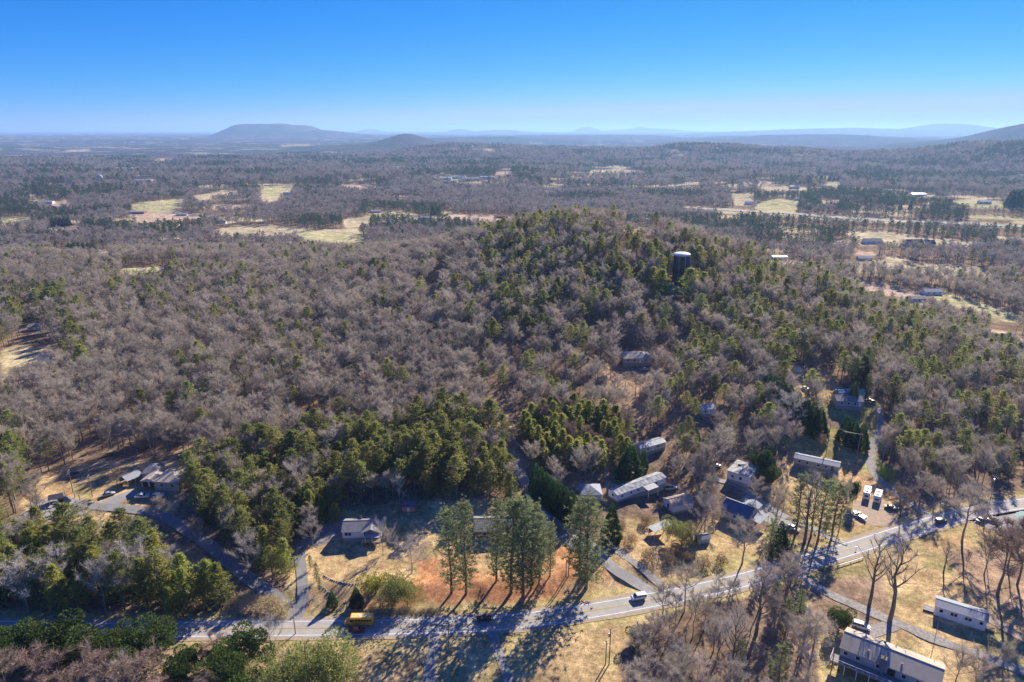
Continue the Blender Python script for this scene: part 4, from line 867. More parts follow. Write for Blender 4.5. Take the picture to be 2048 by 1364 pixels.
# ------------------------------------------------------------------ buildings far off, each with walls, roof and a row of windows
def far_house(label, px, py, W, D, h, rise, wallm, roofm, name='far_house', cat='house', rz=0.0, group=None, nw=3):
    p = at(px, py); t = thing(name, label, cat, (p.x - W / 2 * math.cos(rz), p.y - W / 2 * math.sin(rz), p.z), rz, group)
    MB().prism([(0, -1.5), (D, -1.5), (D, h), (D / 2, h + rise - .05), (0, h)], 0, W).build('wall', M[wallm], t)
    rb = MB(); gable(rb, 0, W, 0, D, h, max(rise, .1), .5, .25); fixn(rb.build('roof', M[roofm], t))
    for i in range(nw):
        x = W * (i + .5) / nw; MB().box(x - .7, x + .7, -.06, .02, h * .35, h * .8).build('window', M['glass'], t)
    HOUSE_SPOTS.append((p.x, p.y, max(W, D) * .5 + 8)); return t
for a in [('far white house with dark roof, left of a pair below the highway', 1748, 488, 26, 14, 4, 3.5, 'white_siding', 'grey_shingle'),
          ('far dark roofed house, left of the two matching houses below the highway', 1830, 492, 22, 13, 4, 5, 'white_siding', 'dark_shingle'),
          ('far dark roofed house, right of the two matching houses below the highway', 1861, 493, 15, 12, 4, 5, 'white_siding', 'dark_shingle'),
          ('far cream house on the tan field above the highway at right', 1972, 408, 26, 14, 5, 3, 'cream_siding', 'grey_metal'),
          ('far white farmhouse in the pale clearing left of the highway', 1500, 409, 18, 12, 4, 3, 'white_siding', 'white_metal'),
          ('far white cottage beside the yellow field left of the highway', 1600, 401, 20, 12, 4, 3, 'white_siding', 'grey_metal'),
          ('far long barn with white roof on the yellow field at left', 272, 428, 34, 12, 4, 2, 'red_metal', 'white_metal'),
          ('far white shed in the clearing of the distant left field', 198, 518, 11, 7, 3.5, 1.5, 'white_siding', 'white_metal'),
          ('far grey roofed shed beside the white shed at left', 224, 514, 9, 7, 3.5, 1.5, 'cream_siding', 'grey_metal'),
          ('far brown barn on the narrow field behind the hill top', 1002, 437, 26, 12, 4, 2.5, 'brown_wood', 'red_metal'),
          ('far white roofed barn on the narrow field left of the radio tower', 850, 440, 28, 14, 4, 2.5, 'white_siding', 'white_metal'),
          ('far pale house beside the green patch left of the radio tower', 782, 450, 22, 12, 4, 2.5, 'cream_siding', 'white_metal'),
          ('far white house in the strip of yards at right below the highway', 1965, 496, 22, 12, 4, 3, 'white_siding', 'white_metal'),
          ('far pale barn at the right edge of the strip of yards', 2022, 492, 24, 12, 4, 3, 'cream_siding', 'tan_shingle'),
          ('far white house on the diagonal street at the right edge', 1868, 590, 18, 10, 3.5, 2, 'white_siding', 'white_metal'),
          ('far tan roofed house on the diagonal street at the right edge', 1838, 604, 15, 9, 3.5, 2, 'cream_siding', 'tan_shingle'),
          ('far grey roofed house at the lower end of the diagonal street', 2015, 684, 16, 9, 3.5, 2, 'cream_siding', 'grey_shingle'),
          ('far white metal building near the green slide roofs behind the hill', 1560, 520, 20, 10, 4, 1.5, 'white_siding', 'white_metal'),
          ('far white hall in the blue haze at upper left', 250, 345, 70, 30, 9, 2, 'white_siding', 'white_metal'),
          ('far white depot beside the tan lot at left', 283, 364, 60, 26, 6, 2, 'white_siding', 'white_metal'),
          ('far white house low in the clearing at the far left edge', 95, 408, 22, 12, 5, 2, 'white_siding', 'white_metal'),
          ('far white building in the tiny clearing near the right hill', 1838, 392, 36, 16, 5, 2, 'white_siding', 'white_metal'),
          ('far orange roofed house in the clearing above the highway', 1590, 377, 26, 14, 5, 3, 'cream_siding', 'rusty_metal')]:
    far_house(*a)
for i, (x, y, w_) in enumerate([(885, 360, 60), (915, 357, 55), (945, 361, 70), (975, 358, 50), (900, 367, 45)]):
    far_house('%s wing of the pale far school group' % ['leftmost', 'second', 'longest middle', 'rightmost', 'nearest front'][i], x, y, w_, 30, 7, 1.5, 'cream_siding', 'white_metal', name='school_building', cat='building', group='school buildings', nw=6)

rr = np.random.default_rng(5); gx = rr.uniform(-2600, 2900, 30000); gy = rr.uniform(900, 3300, 30000); ok = glade(gx, gy); px_, py_ = project(gx, gy, terrain(gx, gy)); ok &= (px_ > 10) & (px_ < 2040); gx, gy = gx[ok], gy[ok]; used = []
for X_, Y_ in zip(gx, gy):
    if len(used) >= 60: break
    if any((X_ - a) ** 2 + (Y_ - b) ** 2 < 120 ** 2 for a, b in used): continue
    used.append((X_, Y_)); k = len(used); s_ = 1 + Y_ / 4000
    p = Vector((X_, Y_, ground(X_, Y_))); t = thing('valley_house', 'tiny pale house in a small distant valley clearing', 'house', p, rr.uniform(-.5, .5), 'tiny houses scattered over the distant valley'); W_, D_, h_ = 15 * s_, 9, 3.4
    MB().prism([(0, -1.5), (D_, -1.5), (D_, h_), (D_ / 2, h_ + 2), (0, h_)], 0, W_).build('wall', M[['white_siding', 'cream_siding', 'beige_siding'][k % 3]], t)
    rb = MB(); gable(rb, 0, W_, 0, D_, h_ + .05, 2.1, .4, .2); fixn(rb.build('roof', M[['white_metal', 'grey_shingle', 'tan_shingle', 'grey_metal', 'dark_shingle'][k % 5]], t))
# ------------------------------------------------------------------ water tank, towers
p = at(1360, 566); t = thing('water_tank', 'tall dark blue water tank with white domed lid on the hill', 'water tank', p, -0.1); rT = 5.4; hT = 19.5
M['tank_blue'] = mat('tank_blue', (.012, .014, .032), .5, noise=(.3, (.02, .022, .045), .3), spec=.4); M['tank_rust'] = mat('tank_rust', (.55, .36, .22), .7)
o = MB().tube((0, 0, -3), (0, 0, hT), rT, n=36).build('shell', M['tank_blue'], t)
for k in range(1, 8): MB().tube((0, 0, k * 2.4 - .05), (0, 0, k * 2.4 + .05), rT + .05, n=36, cap=False).build('band', M['tank_blue'], t)
mb = MB()
for k in range(5):
    a0, a1 = k / 5, (k + 1) / 5; mb.tube((0, 0, hT + .25 + 1.5 * math.sin(a0 * 1.57)), (0, 0, hT + .25 + 1.5 * math.sin(a1 * 1.57)), (rT + .25) * math.cos(a0 * 1.57), max(.05, (rT + .25) * math.cos(a1 * 1.57)), n=36, cap=False)
mb.tube((0, 0, hT), (0, 0, hT + .25), rT + .25, n=36); mb.build('dome', M['paint_white'], t); MB().tube((0, 0, hT - .7), (0, 0, hT - .01), rT + .04, n=36).build('rim', M['tank_rust'], t)
MB().tube((0, 0, hT + 1.7), (0, 0, hT + 2.2), .5, n=10).build('vent', M['paint_white'], t)
MB().box(1.5, 1.95, -rT - .28, -rT + .16, 2, hT + .4).build('pipe', M['tank_rust'], t)
ld = MB()
for s_ in (-2.6, -2.1): ld.box(s_, s_ + .07, -rT - .1, -rT + .75, 1, hT + .6)
for k in range(40): ld.box(-2.55, -2.1, -rT + .1, -rT + .16, 1.2 + k * .45, 1.26 + k * .45)
ld.build('ladder', M['steel'], t); HOUSE_SPOTS.append((p.x, p.y, 11)); HOUSE_SPOTS.append((p.x - 3, p.y - 12, 10)); HOUSE_SPOTS.append((p.x - 7, p.y - 26, 10)); HOUSE_SPOTS.append((p.x - 10, p.y - 38, 8))
M['tower_steel'] = mat('tower_steel', (.20, .19, .19), .6)
u_, v_ = (937 - CX) / F, (CY - 357) / F; Yt = 770.0; tt = Yt / (CP + v_ * SP); xt = u_ * tt; ztop = CH + (-SP + v_ * CP) * tt; zg = ground(xt, Yt); hh = ztop - zg
t = thing('radio_tower', 'tall lattice radio tower with antennas rising behind the hill', 'radio tower', (xt, Yt, zg), 0)
w0 = lambda z: 3.2 - 2.5 * z / hh
cs = [(math.cos(a), math.sin(a)) for a in (1.57, 3.66, 5.76)]
for c in cs: MB().tube((c[0] * w0(0), c[1] * w0(0), -1), (c[0] * w0(hh), c[1] * w0(hh), hh), .16, .12, n=5).build('leg', M['tower_steel'], t)
br = MB(); nz_ = int(hh / 3)
for k in range(nz_):
    za, zb2 = hh * k / nz_, hh * (k + 1) / nz_
    for i in range(3):
        a, b_ = cs[i], cs[(i + 1) % 3]; br.tube((a[0] * w0(za), a[1] * w0(za), za), (b_[0] * w0(zb2), b_[1] * w0(zb2), zb2), .07, n=3); br.tube((a[0] * w0(zb2), a[1] * w0(zb2), zb2), (b_[0] * w0(zb2), b_[1] * w0(zb2), zb2), .07, n=3)
tag(br.build('bracing', M['tower_steel'], t), None, None, None, 'stuff')
for zf, n_ in ((.97, 6), (.90, 6), (.72, 6)):
    MB().tube((0, 0, hh * zf), (0, 0, hh * zf + .25), 2.3, n=6).build('platform', M['tower_steel'], t)
    for k in range(n_):
        a = k * 6.283 / n_; MB().box(math.cos(a) * 2.4 - .2, math.cos(a) * 2.4 + .2, math.sin(a) * 2.4 - .2, math.sin(a) * 2.4 + .2, hh * zf - 1.0, hh * zf + 1.4).build('antenna', M['white_siding' if zf < .8 else 'tower_steel'], t)
MB().tube((0, 0, hh), (0, 0, hh + 3), .08, n=4).build('mast', M['tower_steel'], t); HOUSE_SPOTS.append((xt, Yt, 10))
p = at(203, 378); t = thing('water_tower', 'far pale water tower on legs in the left distance', 'water tower', p)
mb = MB()
for k in range(8):
    a0, a1 = -1.57 + k * .3925, -1.57 + (k + 1) * .3925; mb.tube((0, 0, 34 + 7 * math.sin(a0)), (0, 0, 34 + 7 * math.sin(a1)), 9 * max(.02, math.cos(a0)), 9 * max(.02, math.cos(a1)), n=16, cap=False)
mb.build('bowl', M['white_metal'], t); MB().tube((0, 0, -2), (0, 0, 28), 1.2, n=8).build('riser', M['white_metal'], t)
for k in range(6):
    a = k * 1.047; MB().tube((math.cos(a) * 9.5, math.sin(a) * 9.5, -2), (math.cos(a) * 7.5, math.sin(a) * 7.5, 33), .5, n=4).build('leg', M['white_metal'], t)

# ------------------------------------------------------------------ vehicles
def paint(name, c): M[name] = mat(name, c, .3, spec=.5); return M[name]
paint('car_white', (.75, .76, .78)); paint('car_silver', (.42, .44, .47)); paint('car_black', (.02, .022, .028)); paint('car_red', (.16, .02, .025)); paint('car_green', (.03, .06, .05)); paint('bus_yellow', (.80, .42, .02)); M['lamp'] = mat('lamp', (.8, .78, .7), .2); M['tail'] = mat('tail', (.35, .02, .02), .3)
def wheel(t, x, y, r, w_=.24):
    ty = MB().tube((x, y - w_ / 2, r), (x, y + w_ / 2, r), r, n=14).build('wheel', M['rubber'], t); s = -1 if y < 0 else 1
    MB().tube((x, y + s * (w_ / 2 + .001), r), (x, y + s * (w_ / 2 + .03), r), r * .58, n=10).build('rim', M['steel'], ty)
def car(name, label, cat, pos, rz, col, L_=4.6, Wd=1.8, H=1.5, style='sedan', group=None):
    """nose towards +x"""
    t = thing(name, label, cat, pos, rz, group); hw = Wd / 2; a = L_ / 2
    if style == 'sedan': body = [(-a, .35), (a, .35), (a, .62), (a * .9, .78), (a * .42, .92), (-a * .62, .94), (-a, .86)]; cab = [(a * .40, .9), (a * .12, H), (-a * .42, H), (-a * .72, .92)]
    elif style == 'suv': body = [(-a, .38), (a, .38), (a, .75), (a * .92, .98), (a * .5, 1.08), (-a, 1.1)]; cab = [(a * .48, 1.06), (a * .22, H), (-a * .9, H), (-a * .98, 1.08)]
    elif style == 'van': body = [(-a, .38), (a, .38), (a, .8), (a * .9, 1.05), (a * .62, 1.15), (-a, 1.15)]; cab = [(a * .62, 1.13), (a * .36, H), (-a * .96, H), (-a, 1.13)]
    else: body = [(-a, .45), (a, .45), (a, .85), (a * .92, 1.05), (a * .45, 1.1), (-a, 1.1)]; cab = [(a * .42, 1.08), (a * .2, H), (-a * .2, H), (-a * .28, 1.08)]
    bevel(MB().prism(body, -hw, hw, axis='y').build('body', M[col], t), .07)
    k = .84 if style != 'van' else .9; n = len(cab); mb = MB()
    V0 = [(x, -hw * (k + .1 if z < 1.2 else k), z) for x, z in cab]; V1 = [(x, -y, z) for x, y, z in V0]
    mb.face(V0); mb.face(V1[::-1])
    for i in range(n): mb.face([V0[i], V1[i], V1[(i + 1) % n], V0[(i + 1) % n]])
    gl = fixn(mb.build('windows', M['glass'], t)); xs = [c[0] for c in cab]
    rf = MB().box(cab[2][0] - .02, cab[1][0] + .02, -hw * k - .01, hw * k + .01, H - .05, H + .03); bevel(rf.build('roof', M[col], t), .03)
    zb_ = cab[0][1] - .02
    npil = {'sedan': 2, 'suv': 3, 'van': 4}.get(style, 1)
    for i in range(npil + 1):
        for s_ in (-1, 1):
            f = i / npil; x0 = cab[0][0] + (cab[3][0] - cab[0][0]) * f; x1 = cab[1][0] + (cab[2][0] - cab[1][0]) * f
            MB().tube((x0, s_ * hw * (k + .1) , zb_), (x1, s_ * hw * k, H), .05, n=4).build('pillar', M[col], t)
    if style == 'pickup':
        for s_ in (-1, 1): MB().box(-a, -a * .3, s_ * hw - .06 if s_ < 0 else hw - .02, s_ * hw + .02 if s_ < 0 else hw + .06, 1.05, 1.25).build('bed_side', M[col], t)
        MB().box(-a + .1, -a * .32, -hw + .1, hw - .1, 1.101, 1.12).build('bed_floor', M['dark'], t)
    for s_ in (-1, 1):
        MB().box(a - .03, a + .03, s_ * hw * .72 - .17, s_ * hw * .72 + .17, .58, .74).build('headlight', M['lamp'], t); MB().box(-a - .03, -a + .03, s_ * hw * .75 - .15, s_ * hw * .75 + .15, .66, .86).build('taillight', M['tail'], t)
        MB().box(cab[0][0] - .15, cab[0][0], s_ * (hw + .1) - .09, s_ * (hw + .1) + .09, zb_, zb_ + .14).build('mirror', M[col], t)
    for x_ in (a * .64, -a * .62):
        for s_ in (-1, 1): wheel(t, x_, s_ * (hw - .1), .34)
    return t
def on_road(px, off):
    """point on the main road below photo column px, off metres from the centre (+ = far lane)"""
    x, y = plane_pt(px, 1250, 0); k = None
    P = project(ROADA[:, 0], ROADA[:, 1], 0 * ROADA[:, 0])[0]; i = int(np.argmin(np.abs(P - px))); i = min(max(i, 1), len(ROADA) - 2)
    T = ROADA[i + 1] - ROADA[i - 1]; T /= np.linalg.norm(T); N = np.array([-T[1], T[0]]); q = ROADA[i] + N * off
    return Vector((q[0], q[1], ground(q[0], q[1]) + .16)), math.atan2(T[1], T[0])
# school bus, nose to the left
q, rz = on_road(712, 1.55); t = thing('school_bus', 'yellow school bus driving left on the main road', 'bus', q, rz + math.pi)
Lb, Wb, Hb = 8.6, 2.4, 2.95; hw = Wb / 2; a = Lb / 2
M['bus_roof'] = mat('bus_roof', (.82, .66, .34), .5, noise=(.8, (.80, .50, .12), .2))
bevel(MB().prism([(-a, .55), (a - 1.5, .55), (a - 1.5, 2.2), (a - 1.75, Hb - .15), (a - 2.0, Hb), (-a + .2, Hb), (-a, Hb - .2)], -hw, hw, axis='y').build('body', M['bus_yellow'], t), .12, 3)
bevel(MB().prism([(a - 1.52, .55), (a, .55), (a, 1.15), (a - .2, 1.42), (a - 1.52, 1.6)], -hw * .88, hw * .88, axis='y').build('hood', M['bus_yellow'], t), .1)
MB().box(-a + .25, a - 2.1, -hw * .72, hw * .72, Hb - .01, Hb + .05).build('roof_panel', M['bus_roof'], t)
MB().box(-.4, .2, -.3, .3, Hb + .052, Hb + .15).build('roof_hatch', M['trim'], t); MB().box(-2.6, -2.0, -.3, .3, Hb + .052, Hb + .15).build('roof_hatch', M['trim'], t)
for s_ in (-1, 1):
    y0, y1 = (hw - .02, hw + .025) if s_ > 0 else (-hw - .025, -hw + .02)
    for k in range(7): MB().box(-a + .45 + k * .82, -a + 1.1 + k * .82, y0, y1, 1.72, 2.35).build('window', M['glass'], t)
    MB().box(a - 2.55, a - 1.75, y0, y1, 1.6, 2.35).build('window', M['glass'], t)
    for z in (1.05, 1.45): MB().box(-a + .1, a - 1.7, y0, y1, z, z + .07).build('rub_rail', M['dark'], t)
    MB().box(a - .03, a + .03, s_ * .8 - .15, s_ * .8 + .15, .8, 1.05).build('headlight', M['lamp'], t); MB().box(-a - .03, -a + .02, s_ * .95 - .12, s_ * .95 + .12, 1.3, 1.6).build('taillight', M['tail'], t)
    MB().box(a - 1.9, a - 1.6, s_ * .8 - .14, s_ * .8 + .14, Hb - .2, Hb + .04).build('warning_light', M['tail'], t)
    MB().tube((a - 1.4, s_ * hw, 1.7), (a - 1.1, s_ * (hw + .35), 1.9), .04, n=4).build('mirror_arm', M['dark'], t)
    for x_ in (a - 1.0, -a + 2.1): wheel(t, x_, s_ * (hw - .16), .48, .3)
MB().box(a - 1.52, a - 1.46, -hw * .85, hw * .85, 1.65, 2.4).build('windshield', M['glass'], t); MB().box(-a - .04, -a + .01, -.45, .45, .8, 2.35).build('rear_door', M['bus_yellow'], t); MB().box(a - .01, a + .06, -.7, .7, .72, 1.1).build('grille', M['dark'], t); MB().box(a, a + .14, -1.1, 1.1, .5, .68).build('bumper', M['dark'], t); MB().box(-a - .12, -a, -1.15, 1.15, .5, .68).build('bumper', M['dark'], t)
q, rz = on_road(719, -1.6); car('parked_car', 'dark red car in the shadow beside the school bus', 'car', q, rz, 'car_red')
q, rz = on_road(968, 1.5); car('dark_car', 'black car in tree shade on the main road below the pines', 'car', q, rz + math.pi, 'car_black')
q, rz = on_road(1283, 1.5); car('white_van', 'white van driving left on the sunlit main road', 'van', q, rz + math.pi, 'car_white', 4.7, 1.85, 1.85, 'van')
q, rz = on_road(1877, -.9); car('dark_suv', 'dark green car on the main road near the right edge', 'car', q, rz, 'car_green', 4.6, 1.85, 1.7, 'suv')
def park(px, py, deg, *a, **k): return car(*a[:3], at(px, py) + Vector((0, 0, .12)), R(deg), *a[3:], **k)
park(218, 991, 35, 'parked_car', 'silver car parked on the drive of the carport at left', 'car', 'car_silver')
park(285, 996, 8, 'parked_truck', 'white pickup truck in the shadow of the beige house', 'pickup truck', 'car_white', 5.2, 1.9, 1.8, 'pickup')
park(318, 994, 20, 'parked_car', 'white car beside the beige house wall', 'car', 'car_white', 4.4, 1.8, 1.6, 'suv')
park(1341, 979, 15, 'parked_truck', 'silver pickup truck at the end of the long white mobile home', 'pickup truck', 'car_silver', 5.2, 1.9, 1.8, 'pickup')
park(1432, 934, 20, 'parked_car', 'white car under the spreading bare tree', 'car', 'car_white')
park(1586, 1059, -45, 'parked_car', 'white car on the curved drive among the tall trees', 'car', 'car_white')
park(1738, 804, -12, 'parked_truck', 'dark blue pickup truck beside the cream roofed shed', 'pickup truck', 'car_black', 5.2, 1.9, 1.8, 'pickup')
park(1722, 1256, -28, 'parked_suv', 'white sport utility car parked behind the tan roofed house', 'car', 'car_white', 4.8, 1.9, 1.8, 'suv')
park(1610, 779, -20, 'parked_car', 'white car in the small clearing above the dark cedar hedge', 'car', 'car_white')
park(1963, 1043, 20, 'parked_car', 'black car parked at the paved lot on the right', 'car', 'car_black')
park(1985, 1041, 20, 'parked_car', 'dark grey car parked beside the black car at the paved lot', 'car', 'car_silver')
park(1288, 741, 0, 'parked_car', 'silver car below the pale hip roof on the hill', 'car', 'car_silver')
park(1782, 1018, -30, 'parked_car', 'dark car under the bare tree at the track junction', 'car', 'car_black')
park(1212, 918, 20, 'parked_car', 'white car in the shade left of the dark evergreen cluster', 'car', 'car_white')
park(130, 1004, -25, 'parked_truck', 'black pickup truck parked on the concrete pad at left', 'pickup truck', 'car_black', 5.6, 2.0, 1.9, 'pickup')
def camper(label, px, py, px2, py2):
    A, B = at(px, py), at(px2, py2); t = thing('camper_trailer', label, 'camper trailer', A, math.atan2(B.y - A.y, B.x - A.x) - math.pi / 2, 'white campers parked on the dirt lot'); Lc = 7.2
    bevel(MB().prism([(0, .6), (Lc, .6), (Lc, 3.1), (.5, 3.1), (0, 2.6)], -1.25, 1.25).build('body', M['white_siding'], t), .12, 3)
    MB().box(-1.1, 1.1, .6, Lc - .1, 3.09, 3.14).build('roof', M['trim'], t)
    for y in (1.6, 4.6): MB().box(-.35, .35, y, y + .7, 3.142, 3.35).build('roof_vent', M['dark'], t)
    MB().box(-.7, .7, -.04, .02, 1.6, 2.3).build('window', M['glass'], t)
    for s_ in (-1, 1):
        x0, x1 = (1.23, 1.28) if s_ > 0 else (-1.28, -1.23)
        for y in (1.2, 5.0): MB().box(x0, x1, y, y + 1.1, 1.6, 2.3).build('window', M['glass'], t)
        MB().box(x0, x1, .3, Lc - .2, 1.15, 1.3).build('stripe', M['steel'], t); 
        for y in (3.2, 4.0): o = MB().tube((s_ * 1.1, y, .36), (s_ * 1.26, y, .36), .36, n=12).build('wheel', M['rubber'], t)
    MB().box(x1 - 2.55, x1 - 2.5, 2.6, 3.3, .75, 2.6).build('door', M['trim'], t); MB().tube((0, 0, .5), (0, -1.3, .5), .07, n=5).build('hitch', M['dark'], t)
camper('white camper trailer with two roof vents, left of the pair', 1731, 1001, 1738, 970); camper('white camper trailer with two roof vents, right of the pair', 1752, 1008, 1762, 975)
A = at(1718, 1034); t = thing('motor_boat', 'small white motor boat on a trailer beside red clay', 'boat', A, R(115))
hb = MB(); sec = [(-2.6, .95, .5), (-.5, 1.05, .45), (1.4, .85, .5), (2.6, .3, .7), (3.0, .03, .95)]
rows = [[(x, -w_, 1.25), (x, -w_ * .85, zk + .25), (x, 0, zk), (x, w_ * .85, zk + .25), (x, w_, 1.25)] for x, w_, zk in sec]
for i in range(len(rows) - 1):
    for j in range(4): hb.face([rows[i][j], rows[i + 1][j], rows[i + 1][j + 1], rows[i][j + 1]])
hb.face(rows[0]); hb.face([rows[0][0], rows[0][4], rows[1][4], rows[1][0]]); fixn(hb.build('hull', M['car_white'], t))
dk = MB(); dk.face([(1.2, -.84, 1.26), (2.9, -.05, 1.28), (2.9, .05, 1.28), (1.2, .84, 1.26)]); dk.build('foredeck', M['car_white'], t); MB().box(-2.2, .9, -.7, .7, 1.251, 1.27).build('cockpit', M['dark'], t)
MB().prism([(1.1, 1.27), (.6, 1.75), (.5, 1.75), (1.0, 1.27)], -.7, .7, axis='y').build('windscreen', M['glass'], t); MB().box(-2.9, -2.6, -.2, .2, .6, 1.7).build('outboard_motor', M['dark'], t)
for s_ in (-1, 1): MB().tube((-.6, s_ * 1.0, .3), (-.6, s_ * 1.2, .3), .3, n=12).build('wheel', M['rubber'], t); MB().box(-2.2, 2.2, s_ * .6 - .04, s_ * .6 + .04, .38, .46).build('trailer_rail', M['steel'], t)

# ------------------------------------------------------------------ poles and wires
M['pole_wood'] = mat('pole_wood', (.22, .16, .12), .9, noise=(1, (.3, .24, .19), .2)); M['wire'] = mat('wire', (.16, .16, .17), .5, metal=.5); M['ceramic'] = mat('ceramic', (.6, .6, .58), .4)
def height_for(p, pytop):
    lo, hi = 1.0, 60.0
    for _ in range(40):
        m = (lo + hi) / 2; lo, hi = (m, hi) if float(project(p.x, p.y, p.z + m)[1]) > pytop else (lo, m)
    return lo
def pole(label, px, py, pytop, arm=1.1, rz=0.0, trafo=False, hmax=14, name='utility_pole', r=.14):
    p = at(px, py); h = min(height_for(p, pytop), hmax); t = thing(name, label, 'utility pole', p, rz)
    MB().tube((0, 0, -.6), (0, 0, h), r * 1.2, r * .8, n=8).build('pole', M['pole_wood'], t)
    if arm:
        c = MB().box(-.08, .08, -arm, arm, h - .75, h - .6).build('crossarm', M['wood_grey'], t)
        for y in (-arm + .1, 0, arm - .1): MB().tube((0, y, h - .6), (0, y, h - .4), .07, .04, n=6).build('insulator', M['ceramic'], c)
    if trafo: MB().tube((-.42, 0, h - 2.3), (-.42, 0, h - 1.3), .26, n=10).build('transformer', M['steel'], t)
    return p + Vector((0, 0, h - .45)), rz, arm
PL = [pole('wooden pole with crossarm beside the hedge bushes at far left', 175, 1281, 1246), pole('wooden pole with wide white crossarm left of the school bus', 591, 1268, 1234, 1.2, R(10)),
      pole('thin pole between the two shaded driveways below the road', 898, 1306, 1244, .7), pole('tall pole with crossarm, right of the twin poles in the open meadow', 1218, 1329, 1258, 1.2, R(20), True),
      pole('pole beside the shaded bend of the road at the scrub strip', 1603, 1166, 1118, 1.0, R(30)), pole('tall pole at the roadside near the paved lot', 1967, 1058, 934, 1.2, R(25), True, 22)]
pole('shorter pole, left of the twin poles in the open meadow', 1211, 1329, 1281, .8, R(20))
B1 = pole('bare pole in the red clay, left of the close pair', 1132, 1152, 1121, 0); B2 = pole('taller bare pole in the red clay, right of the close pair', 1137, 1152, 1108, 0)
pole('pole with a small transformer at the left end of the tan lawn', 146, 984, 938, .5, 0, True); pole('pole with a light on the tan lawn near the carport', 185, 993, 948, .5, 0, True); pole('pole by the drive below the beige house', 307, 1034, 1001, .6)
P1 = pole('pole at the upper end of the concrete lane', 1049, 990, 948, .9, R(60)); P2 = pole('pole in the power line cut on the hillside', 964, 812, 772, .9, R(70)); P3 = pole('leaning pole beside the gravel farm track', 1712, 925, 860, .9, R(80)); P4 = pole('pole in shade above the mobile homes on the right', 1653, 905, 840, .9, R(80))
pole('thin pole on the strip between drive and tan roofed house', 1861, 1318, 1246, 0, 0, False, 14, r=.08); pole('pole with white crossarm at the left end of the tan roofed house', 1657, 1372, 1252, .9, 0, False, 22)
def wire(a, b_, sag, r=.018, label='thin overhead wire strung between roadside poles'):
    n = 14; mb = MB(); pts = [a.lerp(b_, k / n) - Vector((0, 0, sag * 4 * (k / n) * (1 - k / n))) for k in range(n + 1)]
    for k in range(n): mb.tube(pts[k], pts[k + 1], r, n=3, cap=False)
    return tag(mb.build('overhead_wire', M['wire']), label, 'wire', 'overhead wires')
def span(A, B, sag, label):
    for s_ in (-1, 0, 1):
        a = A[0] + Vector((-math.sin(A[1]), math.cos(A[1]), 0)) * (A[2] - .1) * s_; b_ = B[0] + Vector((-math.sin(B[1]), math.cos(B[1]), 0)) * (B[2] - .1) * s_; wire(a, b_, sag, label=label)
for i, (k, lab) in enumerate(zip(range(5), ('strung above the hedge bushes and the road at left', 'strung past the school bus', 'strung over the shaded driveways to the meadow poles', 'strung from the meadow poles over the bare copse', 'strung along the curving road at right'))): span(PL[k], PL[k + 1], 1.2 + .5 * (i > 2), 'thin overhead wire ' + lab)
wire(B1[0], PL[3][0], 1.0, label='thin wire from the clay bank poles to the meadow pole'); wire(B2[0], P1[0], 1.5, label='thin wire from the clay bank poles up to the concrete lane'); span(P1, P2, 2.5, 'thin overhead wire climbing the power line cut'); span(P4, P3, 1.0, 'thin overhead wire crossing the shaded lawn to the farm track')
